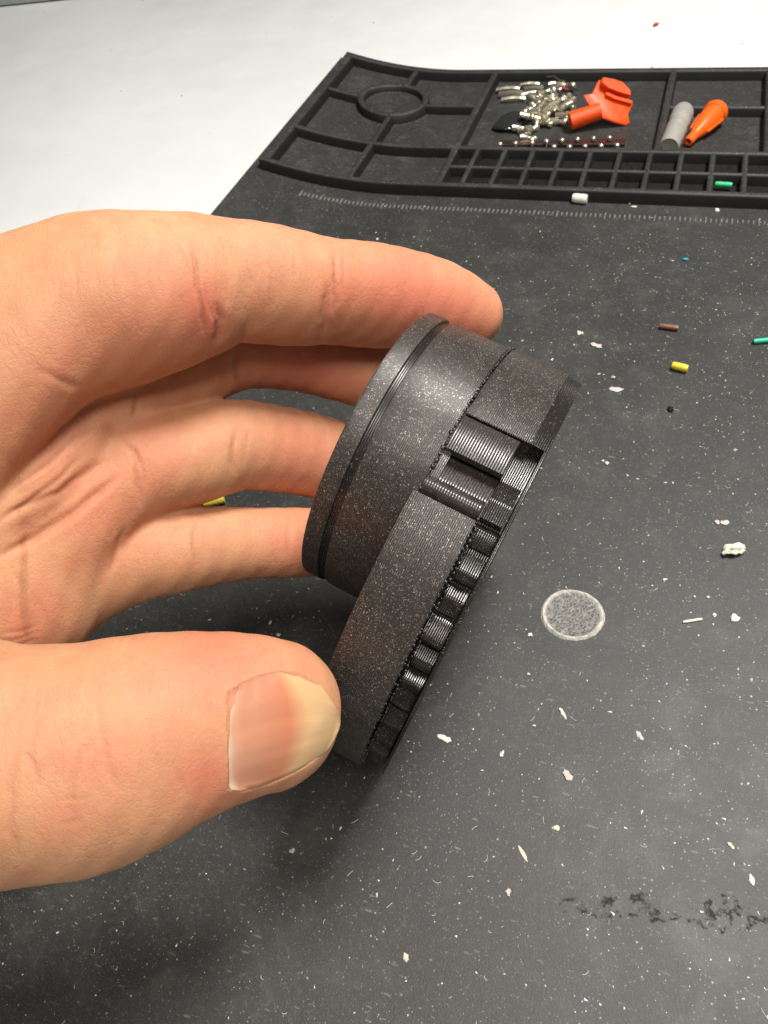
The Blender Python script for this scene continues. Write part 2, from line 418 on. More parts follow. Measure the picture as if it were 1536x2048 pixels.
# seam beads: little blobs of plastic along the seams
bd = MB(); ico = bmesh.new(); bmesh.ops.create_icosphere(ico, subdivisions=1, radius=1.0)
icoV = [tuple(v.co) for v in ico.verts]; icoF = [tuple(v.index for v in f.verts) for f in ico.faces]; ico.free()
def bead(th, a, r, s, st=1.0):
    c = np.array([r * math.cos(th * D2R), r * math.sin(th * D2R), a]); er = np.array([math.cos(th * D2R), math.sin(th * D2R), 0]); et = np.array([-math.sin(th * D2R), math.cos(th * D2R), 0]); ez = np.array([0, 0, 1.])
    bd.add([c + s * (er * v[0] * .6 + et * v[1] * st + ez * v[2] * .8) for v in icoV], icoF)
th = -74.0
while th < TB:
    bead(th, -.01355 + random.uniform(-.00012, .00012), RB - .00015, random.uniform(.00028, .00050), random.uniform(.9, 1.5)); th += random.uniform(.95, 1.7)
th = TB - .5
while th < 74:
    for k in (0, 1):
        bead(th + k * .5, -.00450 + k * .00052 + random.uniform(-.0001, .0001), RB - .0001 - k * .0005, random.uniform(.00020, .00040), random.uniform(.8, 1.4))
    th += random.uniform(.9, 1.6)
for a in np.arange(-.0133, -.0010, .00040): bead(TL + .15, a, RB - .00026, random.uniform(.00016, .00028))
for a in np.arange(-.0133, -.0046, .00045): bead(-13.4, a, RB + .00005, random.uniform(.00010, .00020), .7)
bd.build('seam_beads', M_print2, ring, 60)['kind'] = 'stuff'

# ------------------------------------------------------------------ the hand (one continuous skin grown from a distance field)
VX = .00052
lo = np.array([-.112, -.0500, .0760]); hi = np.array([.0290, .0560, .1780])
shp = np.ceil((hi - lo) / VX).astype(int)
gx, gy, gz = [(lo[i] + VX * np.arange(shp[i])).astype(np.float32) for i in range(3)]
BIG = .03
def spline(P, n):
    P = np.array(P, float); m = len(P); out = []
    tt = np.linspace(0, m - 1, n)
    for t_ in tt:
        i = min(int(t_), m - 2); u = t_ - i
        p0, p1, p2, p3 = P[max(i - 1, 0)], P[i], P[i + 1], P[min(i + 2, m - 1)]
        out.append(.5 * ((2 * p1) + (-p0 + p2) * u + (2 * p0 - 5 * p1 + 4 * p2 - p3) * u * u + (-p0 + 3 * p1 - 3 * p2 + p3) * u ** 3))
    return np.array(out)
LIMBS = {}
def limb(name, pts, flat=1.0, n=None):
    """pts rows: px, py, depth, half width px, (flatness)"""
    rows = []
    for r in pts:
        fl = r[4] if len(r) > 4 else flat
        c = cam_pt(r[0], r[1], r[2]); rows.append([*c, r[3] * r[2] / F, r[3] * r[2] / F * fl])
    S = spline(rows, n or 4 * (len(rows) - 1) + 1); LIMBS[name] = S; return S
def seg_field(S, P, want_uv=False):
    """signed distance of points P (N,3) to the swept ellipse S"""
    best = np.full(len(P), BIG * 3, np.float32)
    if want_uv: U = np.zeros(len(P), np.float32); W = np.zeros(len(P), np.float32)
    acc = 0.0
    for i in range(len(S) - 1):
        a, b2 = S[i, :3], S[i + 1, :3]; ab = b2 - a; L = np.linalg.norm(ab); tv = ab / L
        t_ = np.clip(((P - a) @ tv) / L, 0, 1)
        q = P - a - t_[:, None] * ab
        bv = np.cross(tv, [0, 0, 1.]); bv /= np.linalg.norm(bv); cv = np.cross(tv, bv)
        rx = S[i, 3] + t_ * (S[i + 1, 3] - S[i, 3]); rz = S[i, 4] + t_ * (S[i + 1, 4] - S[i, 4])
        qb, qc, qt = q @ bv, q @ cv, q @ tv
        k = np.sqrt((qb / rx) ** 2 + (qc / rz) ** 2 + (qt / rx) ** 2)
        dd = (k - 1) * np.minimum(rx, rz)
        m = dd < best
        best = np.where(m, dd, best)
        if want_uv:
            U = np.where(m, acc + t_ * L, U); W = np.where(m, np.arctan2(qb, -qc * np.sign(cv[2])) * (rx + rz) * .5, W)
        acc += L
    return (best, U, W) if want_uv else best
def field(S):
    out = np.full(shp, BIG, np.float32); pad = .008; S = S.astype(np.float32)
    for i in range(len(S) - 1):
        s2 = S[i:i + 2]; rm = s2[:, 3:].max() + pad
        i0 = np.clip(((s2[:, :3].min(0) - rm - lo) / VX).astype(int), 0, shp); i1 = np.clip(((s2[:, :3].max(0) + rm - lo) / VX).astype(int) + 1, 0, shp)
        if (i1 <= i0).any(): continue
        X, Y, Z = np.meshgrid(gx[i0[0]:i1[0]], gy[i0[1]:i1[1]], gz[i0[2]:i1[2]], indexing='ij')
        v = out[i0[0]:i1[0], i0[1]:i1[1], i0[2]:i1[2]]
        np.minimum(v, seg_field(s2, np.stack([X.ravel(), Y.ravel(), Z.ravel()], 1)).reshape(X.shape), out=v)
    return out

def smin(a, b2, k):
    h = np.maximum(k - np.abs(a - b2), 0) / k; return np.minimum(a, b2) - h * h * k * .25

index = limb('index', [(40, 640, .116, 150), (140, 628, .116, 152, .95), (250, 604, .117, 150), (335, 586, .119, 146), (385, 573, .1205, 139), (432, 562, .122, 121), (520, 567, .125, 117), (590, 577, .128, 112), (655, 583, .131, 103), (750, 592, .136, 102), (850, 605, .140, 90), (905, 618, .142, 78), (940, 628, .143, 66)])
middle = limb('middle', [(120, 860, .131, 90), (230, 795, .132, 84), (350, 758, .134, 80), (470, 704, .139, 77), (590, 706, .145, 76), (680, 728, .149, 74), (760, 752, .152, 70), (800, 768, .153, 60)])
ringf = limb('ring_finger', [(150, 990, .130, 96), (275, 938, .129, 90), (380, 915, .131, 96), (470, 891, .136, 91), (560, 899, .142, 86), (630, 913, .147, 83), (700, 930, .151, 76), (745, 940, .153, 62)])
pinky = limb('pinky', [(110, 1200, .131, 88), (215, 1135, .131, 84), (330, 1104, .132, 88), (430, 1090, .136, 79), (505, 1086, .139, 72), (570, 1085, .142, 71), (640, 1084, .146, 68), (700, 1080, .149, 60)])
thumb = limb('thumb', [(-220, 1545, .097, 236, .85), (-60, 1545, .098, 222, .85), (60, 1536, .0985, 219, .85), (150, 1521, .0995, 226, .85), (230, 1496, .1005, 218, .84), (320, 1464, .102, 198, .82), (410, 1442, .104, 179, .80), (480, 1431, .1058, 165, .77), (531, 1430, .1070, 154, .74)])
imeta = limb('index_meta', [(150, 640, .1155, 132), (66, 706, .113, 130), (-40, 830, .112, 124), (-130, 935, .112, 130), (-420, 1210, .110, 200)])
iback = limb('index_back', [(200, 600, .122, 138), (60, 668, .126, 140), (-120, 740, .128, 175), (-420, 900, .128, 250)])
mmeta = limb('middle_meta', [(215, 815, .1288, 80), (140, 895, .1225, 82), (30, 995, .1190, 90), (-200, 1150, .118, 130), (-450, 1260, .118, 190)])
rmeta = limb('ring_meta', [(265, 940, .1288, 90), (165, 1040, .1245, 90), (70, 1120, .1225, 94), (-120, 1230, .1205, 140), (-450, 1290, .120, 200)])
pmeta = limb('pinky_meta', [(205, 1140, .1305, 78), (140, 1168, .1275, 84), (70, 1222, .1255, 94), (-60, 1260, .1235, 107), (-420, 1330, .120, 190)])
hyp = limb('hypothenar', [(60, 1190, .1255, 102), (0, 1215, .1240, 117), (-200, 1290, .121, 170)])
tmeta = limb('thumb_meta', [(-120, 1500, .099, 180), (-380, 1400, .105, 260)])
wrist = limb('wrist', [(-380, 1130, .116, 330, .55), (-640, 1180, .116, 350, .6)])

FI = {k: field(S) for k, S in LIMBS.items()}
palm = smin(FI['middle_meta'], FI['index_back'], .006)
palm = smin(palm, FI['ring_meta'], .0022)
palm = smin(palm, smin(FI['pinky_meta'], FI['hypothenar'], .008), .006)
palm = smin(palm, FI['index_meta'], .0010)
palm = smin(palm, FI['wrist'], .010)
idx = smin(FI['index'], FI['index_back'], .010)
idx = smin(idx, FI['index_meta'], .003)
thb = smin(FI['thumb'], FI['thumb_meta'], .012)
SD = smin(idx, palm, .0016)
mid_ = smin(FI['middle'], FI['middle_meta'], .008)
rin_ = smin(FI['ring_finger'], FI['ring_meta'], .006)
pin_ = smin(FI['pinky'], FI['pinky_meta'], .004)
SD = smin(SD, mid_, .0008); SD = smin(SD, rin_, .0010); SD = smin(SD, pin_, .0010)
SD = smin(SD, thb, .0020)
import openvdb
g = openvdb.FloatGrid(background=BIG)
g.copyFromArray(np.ascontiguousarray(np.clip(SD, -BIG, BIG)))
pts, quads = g.convertToQuads(isovalue=0.0)
Pc = lo + np.asarray(pts) * VX
Q = np.asarray(quads)
me = bpy.data.meshes.new('hand'); me.from_pydata([], [], [])
me.vertices.add(len(Pc)); me.vertices.foreach_set('co', Pc.astype(np.float32).ravel())
me.loops.add(Q.size); me.loops.foreach_set('vertex_index', Q.astype(np.int32).ravel())
me.polygons.add(len(Q)); me.polygons.foreach_set('loop_start', np.arange(0, Q.size, 4, dtype=np.int32)); me.polygons.foreach_set('loop_total', np.full(len(Q), 4, np.int32))
me.update(calc_edges=True)
tmp = bpy.data.objects.new('tmp_hand', me); COL.objects.link(tmp)
smo = tmp.modifiers.new('sm', 'SMOOTH'); smo.iterations = 3; smo.factor = .5
sub = tmp.modifiers.new('su', 'SUBSURF'); sub.levels = 1; sub.render_levels = 1
dg = bpy.context.evaluated_depsgraph_get()
hm = bpy.data.meshes.new_from_object(tmp.evaluated_get(dg)); hm.name = 'hand'
bpy.data.objects.remove(tmp); bpy.data.meshes.remove(me)
nv = len(hm.vertices); co = np.empty(nv * 3, np.float32); hm.vertices.foreach_get('co', co); co = co.reshape(-1, 3).astype(float)
nr = np.empty(nv * 3, np.float32); hm.vertex_normals.foreach_get('vector', nr) if hasattr(hm, 'vertex_normals') else None
nr = nr.reshape(-1, 3).astype(float)
# outward check
cc = co.mean(0)
def sample_sd(P):
    ix = np.clip(((P - lo) / VX).round().astype(int), 0, shp - 1); return SD[ix[:, 0], ix[:, 1], ix[:, 2]]
if np.mean(sample_sd(co + nr * .002) - sample_sd(co - nr * .002)) < 0:
    nr = -nr; hm.flip_normals()
px = co[:, 0] / co[:, 2] * F + CX; py = co[:, 1] / co[:, 2] * F + CY
facing = np.clip(-(nr * co).sum(1) / np.linalg.norm(co, axis=1) * 4, 0, 1)
# which limb, and where along it
ids = ['index', 'middle', 'ring_finger', 'pinky', 'thumb', 'palm']
bd_ = np.full(nv, 9., np.float32); U = np.zeros(nv); W = np.zeros(nv); ID = np.full(nv, 5)
for i, k in enumerate(ids[:5]):
    dd, u, w_ = seg_field(LIMBS[k], co, True); m = (dd < .0018) & (dd < bd_)
    bd_ = np.where(m, dd, bd_); U = np.where(m, u, U); W = np.where(m, w_, W); ID = np.where(m, i, ID)
T3 = np.zeros((nv, 3))
for i, k in enumerate(ids):
    S = LIMBS[k] if i < 5 else LIMBS['ring_meta']; ax_ = S[-1, :3] - S[0 if i != 4 else len(S) // 2, :3]; ax_ /= np.linalg.norm(ax_); bx_ = np.cross(ax_, [0, 0, 1.]); bx_ /= np.linalg.norm(bx_); m = ID == i
    T3[m] = np.stack([co[m] @ ax_, co[m] @ bx_, co[m] @ np.cross(ax_, bx_)], 1) + i * .31
pal = ID == 5; U = np.where(pal, co[:, 0] * .8 + co[:, 1] * .6 + .3, U); W = np.where(pal, -co[:, 0] * .6 + co[:, 1] * .8 + .3, W)
disp = np.zeros(nv); red = np.zeros(nv); crease = np.zeros(nv)
def poly_dist(pl):
    pl = np.array(pl, float); best = np.full(nv, 1e9); tt = np.zeros(nv); n = len(pl) - 1
    for i in range(n):
        a, b2 = pl[i], pl[i + 1]; ab = b2 - a; t_ = np.clip(((px - a[0]) * ab[0] + (py - a[1]) * ab[1]) / (ab @ ab), 0, 1)
        d2 = np.hypot(px - a[0] - t_ * ab[0], py - a[1] - t_ * ab[1]); m = d2 < best; best = np.where(m, d2, best); tt = np.where(m, (i + t_) / n, tt)
    return best, tt
FD = .55
def fold(pl, depth, wid, limbs=None, tint=.6, lip=.18):
    """a skin crease along a line on the hand: a groove with slightly raised lips"""
    P_l = np.array(pl, float); m_ = wid * 6; mn, mx = P_l.min(0) - m_, P_l.max(0) + m_
    k = np.where((px > mn[0]) & (px < mx[0]) & (py > mn[1]) & (py < mx[1]) & (facing > 0) & (np.isin(ID, [ids.index(q) for q in limbs]) if limbs is not None else True))[0]
    if not len(k): return
    best = np.full(len(k), 1e9); tt = np.zeros(len(k)); n = len(P_l) - 1; x_, y_ = px[k], py[k]
    jx = 1.3 * np.sin(y_ * .07 + x_ * .03 + P_l[0, 0]) + .6 * np.sin(y_ * .21 + P_l[0, 1]); x_ = x_ + jx; y_ = y_ + 1.0 * np.sin(x_ * .09 + P_l[0, 1])
    for i in range(n):
        a, b2 = P_l[i], P_l[i + 1]; ab = b2 - a; t_ = np.clip(((x_ - a[0]) * ab[0] + (y_ - a[1]) * ab[1]) / (ab @ ab), 0, 1)
        d2 = np.hypot(x_ - a[0] - t_ * ab[0], y_ - a[1] - t_ * ab[1]); m = d2 < best; best = np.where(m, d2, best); tt = np.where(m, (i + t_) / n, tt)
    fade = np.clip(np.minimum(tt, 1 - tt) * 4, 0, 1) * facing[k]
    gsh = np.exp(-(best / wid) ** 2)
    disp[k] -= FD * depth * fade * (gsh - lip * np.exp(-((best - 2.2 * wid) / (1.3 * wid)) ** 2)); crease[k] = np.maximum(crease[k], tint * fade * gsh)
I_ = ['index']; T_ = ['thumb']; P_ = ['palm', 'ring_finger', 'pinky', 'middle']
# index finger
fold([(383, 478), (391, 540), (398, 590), (407, 645), (417, 690)], .00055, 5, I_, .8)
fold([(405, 560), (414, 600), (428, 640), (436, 690)], .0002, 4, I_, .4)
fold([(432, 600), (440, 640), (437, 670), (430, 692)], .0009, 9, I_, .7)
fold([(366, 500), (374, 530), (382, 560)], .0002, 4, I_, .4)
fold([(490, 510), (500, 550), (503, 585)], .00014, 4, I_, .3)
fold([(540, 500), (541, 560), (537, 640)], .00016, 4, I_, .3)
fold([(585, 505), (590, 560)], .00012, 3.5, I_, .3)
fold([(666, 500), (672, 540), (670, 590), (672, 650)], .00045, 5, I_, .8)
fold([(684, 505), (688, 545), (684, 600)], .0002, 4, I_, .4)
fold([(655, 560), (652, 610), (646, 655), (640, 672)], .0006, 8, I_, .6)
fold([(788, 520), (792, 560), (796, 600)], .00010, 3.5, I_, .3)
for x in (300, 318, 150, 225): fold([(x, 500 + (300 - x) * .3), (x + 3, 560), (x + 9, 610)], .00010, 4, I_, .25)
fold([(70, 735), (105, 752), (140, 768), (170, 777)], .00028, 8, None, .45)
# middle, ring, little finger
fold([(470, 690), (474, 740), (480, 782)], .0005, 6, ['middle'], .7)
fold([(268, 770), (272, 810), (268, 842)], .0004, 6, ['middle', 'palm'], .6)
fold([(240, 872), (268, 905), (276, 960), (283, 1020)], .00045, 6, ['ring_finger', 'palm'], .6)
fold([(262, 880), (284, 930), (290, 985)], .00025, 5, ['ring_finger', 'palm'], .4)
fold([(470, 850), (466, 905), (468, 950)], .00035, 6, ['ring_finger'], .6)
fold([(500, 850), (492, 890), (490, 930)], .00018, 5, ['ring_finger'], .3)
fold([(392, 1040), (388, 1090), (392, 1140)], .00030, 6, ['pinky'], .5)
fold([(575, 1020), (578, 1070), (572, 1130)], .00028, 6, ['pinky'], .5)
fold([(252, 1050), (240, 1085), (228, 1120), (216, 1150)], .0004, 6, ['pinky', 'palm'], .5)
# palm lines
FD = .60
fold([(240, 947), (205, 977), (164, 1012), (123, 1041), (44, 1091), (-20, 1118)], .00095, 8, P_, .8)
fold([(236, 905), (180, 940), (120, 985), (60, 1010), (-10, 1040)], .0005, 9, P_, .4)
fold([(168, 905), (110, 965), (50, 1010), (-10, 1050)], .0004, 6, P_, .4)
fold([(178, 850), (140, 885), (100, 925), (60, 960)], .0002, 4, P_, .3)
fold([(20, 1130), (60, 1180), (95, 1240)], .00025, 8, P_, .3)
for k in range(4): fold([(-10, 1270 + 14 * k), (40, 1262 + 14 * k), (82, 1250 + 12 * k)], .00014, 4, P_, .25)
for k in range(7): fold([(130 + 12 * k, 880 - 9 * k), (138 + 12 * k, 858 - 8 * k), (150 + 13 * k, 838 - 4 * k)], .00010, 3.5, P_, .2)
for k in range(8): fold([(20 + 15 * k, 985 - 14 * k), (60 + 15 * k, 955 - 12 * k), (100 + 14 * k, 935 - 12 * k)], .00012, 4, P_, .2)
FD = .34
fold([(36, 1480), (24, 1560), (24, 1660), (38, 1735)], .00045, 9, T_, .4)
fold([(92, 1420), (60, 1490), (48, 1545)], .0003, 8, T_, .35)
fold([(52, 1500), (68, 1535), (84, 1575)], .0003, 6, T_, .35)
fold([(205, 1470), (160, 1510), (140, 1570), (150, 1690)], .00032, 9, T_, .35)
fold([(196, 1400), (206, 1480), (226, 1560), (240, 1590)], .0003, 8, T_, .35)
fold([(300, 1420), (304, 1500), (330, 1540)], .0002, 8, T_, .25)
fold([(352, 1540), (372, 1580), (376, 1600)], .0002, 6, T_, .3)
fold([(100, 1598), (140, 1600), (190, 1590)], .00014, 5, T_, .25)
fold([(110, 1648), (150, 1646), (170, 1640)], .00014, 5, T_, .2)
for k in range(10): fold([(390 + 5 * k, 1472 + 11 * k), (408 + 3 * k, 1468 + 11 * k), (430, 1466 + 11 * k)], .00009, 3, T_, .15)
for k in range(9): fold([(232 + 22 * k, 1296 - 3 * k), (240 + 23 * k, 1282 - 3 * k), (252 + 24 * k, 1266 - 2 * k)], .00022, 4, T_, .15)
for k in range(12): fold([(400 + 10 * k, 1340 - 1.5 * k), (430 + 10 * k, 1322 - 2 * k), (470 + 10 * k, 1310 - 2 * k)], .00008, 3.5, T_, .1)
FD = .45
# nail bed: the plate sits in a shallow recess with a raised wall of skin round it
NAIL = dict(top=[(452, 1388), (480, 1368), (520, 1351), (560, 1344), (600, 1348), (640, 1366), (665, 1388), (684, 1422)],
            bot=[(456, 1578), (480, 1581), (520, 1573), (560, 1557), (600, 1538), (640, 1514), (665, 1490), (684, 1456)])
NTOP = [(436, 1402), (452, 1386), (480, 1368), (520, 1351), (560, 1344), (600, 1348), (640, 1364), (665, 1384), (690, 1408)]
NBOT = [(436, 1570), (452, 1578), (480, 1581), (520, 1573), (560, 1557), (600, 1538), (640, 1515), (665, 1494), (690, 1466)]
nl = NAIL['top'] + NAIL['bot'][::-1]
def inside(poly):
    r = np.zeros(nv, bool); n = len(poly)
    for i in range(n):
        (x1, y1), (x2, y2) = poly[i], poly[(i + 1) % n]
        if y1 == y2: continue
        cnd = ((y1 > py) != (y2 > py)) & (px < (x2 - x1) * (py - y1) / (y2 - y1) + x1); r ^= cnd
    return r
ins = inside(nl) & (ID == 4)
dn, tn = poly_dist(nl + [nl[0]])
tipside = np.clip((px - 600) / 40, 0, 1)
disp += facing * (ID == 4) * np.where(ins, -.00022 * np.clip(dn / 10, 0, 1), .00022 * np.exp(-(dn / 14) ** 2) * (1 - tipside))
# colour zones of the skin: finger pads, joints, palm
def zone(x, y, r, k, limbs=None):
    global red
    v = 1.35 * k * np.exp(-(np.hypot(px - x, py - y) / r) ** 2)
    if limbs is not None: v = v * np.isin(ID, [ids.index(q) for q in limbs])
    red = red + v
zone(800, 600, 120, .55, I_); zone(930, 640, 80, .35, I_); zone(310, 650, 110, .25, I_); zone(130, 720, 90, .25)
zone(405, 590, 50, .30, I_); zone(670, 580, 45, .25, I_); zone(420, 640, 45, .35, I_); zone(560, 650, 80, .15, I_)
zone(210, 1010, 120, .30, P_); zone(60, 880, 90, .25); zone(330, 900, 70, .2, P_); zone(620, 740, 150, .5, ['middle']); zone(600, 1080, 90, .3, ['pinky']); zone(600, 920, 90, .35, ['ring_finger'])
zone(420, 1560, 70, .45, T_); zone(200, 1540, 110, .2, T_); zone(430, 1300, 120, .35, T_); zone(600, 1330, 60, .2, T_); zone(120, 1640, 60, .2, T_); zone(60, 1240, 70, .3, P_)
# gentle lumpiness of flesh
lump = sum(np.sin(co @ rng.normal(size=3) * s_ + rng.uniform(0, 6)) for s_ in (260, 330, 420, 520, 650)) * .00004
co2 = co + nr * (disp + lump)[:, None]
Wd = to_world(co2)
hm.vertices.foreach_set('co', Wd.astype(np.float32).ravel())
ca = hm.attributes.new('skin_zone', 'FLOAT_VECTOR', 'POINT'); ca.data.foreach_set('vector', np.stack([np.clip(red, 0, 1), np.clip(crease, 0, 1), (ID == 4) * 1.0], 1).astype(np.float32).ravel())
ne = len(hm.edges); ed = np.empty(ne * 2, np.int32); hm.edges.foreach_get('vertices', ed); ed = ed.reshape(-1, 2)
jump = ID[ed[:, 0]] != ID[ed[:, 1]]
okv = np.ones(nv); okv[ed[jump].ravel()] = 0
for _ in range(9):
    nb = np.ones(nv); np.minimum.at(nb, ed[:, 0], okv[ed[:, 1]]); np.minimum.at(nb, ed[:, 1], okv[ed[:, 0]]); okv = np.minimum(okv, nb + .125)
um = hm.attributes.new('uv_ok', 'FLOAT', 'POINT'); um.data.foreach_set('value', okv.astype(np.float32))
fu = hm.attributes.new('limb_uv', 'FLOAT_VECTOR', 'POINT'); fu.data.foreach_set('vector', T3.astype(np.float32).ravel())
hm.update()

t = NT('skin'); zat = t.n('ShaderNodeAttribute', attribute_name='skin_zone'); zs = t.n('ShaderNodeSeparateXYZ'); t.l(zat.outputs['Vector'], zs.inputs[0])
uv = t.n('ShaderNodeAttribute', attribute_name='limb_uv').outputs['Vector']; c = t.co()
n1 = t.noise(c, 120, 4, .6); n2 = t.noise(c, 700, 3, .6); n3 = t.noise(c, 45, 2)
base = t.mix(t.ramp(n1, .3, .7), (.50, .250, .130), (.57, .305, .162))
base = t.mix(t.math('MULTIPLY', t.ramp(n3, .42, .62), .30), base, (.53, .215, .118))
base = t.mix(t.math('MULTIPLY', t.ramp(t.noise(c, 260, 4, .7), .46, .70), .50), base, (.53, .20, .115))
base = t.mix(t.math('MULTIPLY', zs.outputs[0], 1.15, clamp=True), base, (.54, .155, .095))
base = t.mix(t.math('MULTIPLY', t.ramp(n2, .55, .75), .25), base, (.57, .31, .17))
base = t.mix(t.math('MULTIPLY', zs.outputs[1], .5), base, (.42, .15, .085))
wpn = t.n('ShaderNodeTexNoise'); wpn.inputs['Scale'].default_value = 260; t.l(c, wpn.inputs['Vector'])
vo3 = t.voro(t.mix(.0014, c, wpn.outputs['Color']), 780, 'DISTANCE_TO_EDGE'); crk = t.math('MULTIPLY', t.ramp(vo3.outputs[0], 0, .13, 1, 0), t.ramp(t.noise(c, 150, 3), .40, .62))
base = t.mix(t.math('MULTIPLY', crk, .09), base, (.42, .16, .09))
# transverse skin lines, ridges and pores
cu = t.co((640, 230, 230), vec=uv); wl0 = t.noise(cu, 1.0, 5, .62, .9); okm = t.n('ShaderNodeAttribute', attribute_name='uv_ok').outputs['Fac']; wl = t.math('ADD', t.math('MULTIPLY', t.math('SUBTRACT', wl0, .48), okm), .48)
cu2 = t.co((1, 1, 1), vec=uv); wv = t.n('ShaderNodeTexWave', wave_type='BANDS', bands_direction='DIAGONAL')
t.l(cu2, wv.inputs['Vector']); wv.inputs['Scale'].default_value = 1000; wv.inputs['Distortion'].default_value = 2.5; wv.inputs['Detail'].default_value = 1; wv.inputs['Detail Scale'].default_value = .15
cw_ = t.co((2200, 900, 900), vec=uv); wl2 = t.noise(cw_, 1.0, 3, .6, 1.2)
vo2 = t.voro(c, 1400, 'DISTANCE_TO_EDGE')
base = t.mix(t.math('MULTIPLY', t.ramp(wl, .52, .70), .12), base, (.40, .15, .08))
bn = t.bump(wl, .00022, .6)
bn = t.bump(t.math('MULTIPLY', wl2, okm), .00011, .5, bn)
bn = t.bump(t.ramp(vo2.outputs[0], 0, .12), .00005, .4, bn)
bn = t.bump(crk, -.00005, .4, bn)
bn = t.bump(t.math('MULTIPLY', wv.outputs[0], okm), .000014, .3, bn)
bn = t.bump(n2, .0001, .4, bn)
M_skin = t.set(Base_Color=base, Roughness=t.ramp(n2, .3, .7, .52, .68), Subsurface_Weight=.40, Subsurface_Radius=(.0032, .0012, .0006), Subsurface_Scale=1.0, Specular_IOR_Level=.34, Normal=bn)
hand = link('hand', hm, M_skin, None, 180)
tag(hand, 'left hand reaching in from the left, thumb and index finger gripping the black ring', 'hand')

# thumb nail: a curved plate lying on the thumb
def nail():
    n, m = 44, 26; V = []; UVn = []
    zz = np.arange(.080, .135, .0001)
    tx, ty = np.array(NTOP, float).T; bx, by = np.array(NBOT, float).T
    Z = np.zeros((n + 1, m + 1)); XY = np.zeros((n + 1, m + 1, 2))
    for i in range(n + 1):
        for j in range(m + 1):
            v_ = 2 * j / m - 1; xl = 443 + 17 * abs(v_) ** 3 + 2.5 * math.sin(v_ * 7); xr = 681 - 36 * abs(v_ - .10) ** 2.8; x_ = xl + (xr - xl) * i / n
            yt, yb = np.interp(x_, tx, ty), np.interp(x_, bx, by); p = np.array([x_, (yt + yb) / 2 + v_ * (yb - yt) / 2]); XY[i, j] = p
            ray = np.stack([(p[0] - CX) / F * zz, (p[1] - CY) / F * zz, zz], 1); s = sample_sd(ray); h = np.where(s < 0)[0]
            Z[i, j] = zz[h[0]] if len(h) else np.nan
    for _ in range(60):                      # fill misses at the rim, then relax into a smooth plate
        bad = np.isnan(Z)
        if not bad.any(): break
        Zp = np.pad(Z, 1, constant_values=np.nan); st_ = np.stack([Zp[:-2, 1:-1], Zp[2:, 1:-1], Zp[1:-1, :-2], Zp[1:-1, 2:]])
        with np.errstate(all='ignore'): Z = np.where(bad, np.nanmean(st_, axis=0), Z)
    for _ in range(14):
        Zp = np.pad(Z, 1, mode='edge'); Z = .5 * Z + .125 * (Zp[:-2, 1:-1] + Zp[2:, 1:-1] + Zp[1:-1, :-2] + Zp[1:-1, 2:])
    Fc = []
    for lay in (0, 1):
        for i in range(n + 1):
            for j in range(m + 1):
                u = i / n; v = 2 * j / m - 1
                lift = -.00012 + (.00036 + .00003 * math.sin(v * 11) + .00002 * math.sin(v * 23 + 1)) * min(1, u * 3.2) ** .8 * (1 - abs(v) ** 4 * .92)
                d_ = Z[i, j] - lift + lay * .0005
                V.append(to_world(cam_pt(XY[i, j, 0], XY[i, j, 1], d_))[0])
                UVn.append((u, v, 0))
    o = (n + 1) * (m + 1)
    for i in range(n):
        for j in range(m):
            a = i * (m + 1) + j; Fc.append((a, a + 1, a + m + 2, a + m + 1)); Fc.append((o + a, o + a + m + 1, o + a + m + 2, o + a + 1))
    for i in range(n):
        a = i * (m + 1); Fc.append((a, a + m + 1, o + a + m + 1, o + a)); a += m; Fc.append((a + m + 1, a, o + a, o + a + m + 1))
    for j in range(m): Fc.append((j + 1, j, o + j, o + j + 1)); a = n * (m + 1) + j; Fc.append((a, a + 1, o + a + 1, o + a))
    me = mesh('nail', V, Fc); bm = bmesh.new(); bm.from_mesh(me); bmesh.ops.recalc_face_normals(bm, faces=bm.faces); bm.to_mesh(me); bm.free()
    at_ = me.attributes.new('nail_uv', 'FLOAT_VECTOR', 'POINT'); at_.data.foreach_set('vector', np.array(UVn, np.float32).ravel())
    t = NT('nail_plate'); a_ = t.n('ShaderNodeAttribute', attribute_name='nail_uv'); s_ = t.n('ShaderNodeSeparateXYZ'); t.l(a_.outputs['Vector'], s_.inputs[0])
    u, v = s_.outputs[0], s_.outputs[1]; c = t.co(); nz = t.noise(c, 300, 3)
    uu = t.math('ADD', u, t.math('MULTIPLY', t.math('SUBTRACT', nz, .5), .012))
    uu2 = t.math('ADD', uu, t.math('MULTIPLY', t.math('POWER', t.math('ABSOLUTE', v), 2), .10))
    base = t.mix(t.ramp(uu2, .06, .20), (.53, .31, .20), (.50, .225, .135))
    base = t.mix(t.math('MULTIPLY', t.ramp(uu, .30, .58), .75), base, (.49, .165, .082))
    base = t.mix(t.ramp(uu2, .58, .74), base, (.56, .35, .180))
    base = t.mix(t.ramp(uu, .03, .10, 1, 0), base, (.60, .46, .35))
    rid = t.noise(t.co((6, 40, 1), vec=a_.outputs['Vector']), 1.0, 2)
    mt = t.set(Base_Color=base, Roughness=.28, Subsurface_Weight=.3, Subsurface_Radius=(.002, .0009, .0005), Subsurface_Scale=1.0, Normal=t.bump(rid, .00002, .5))
    o_ = link('nail', me, mt, hand, 60); return o_
nail()

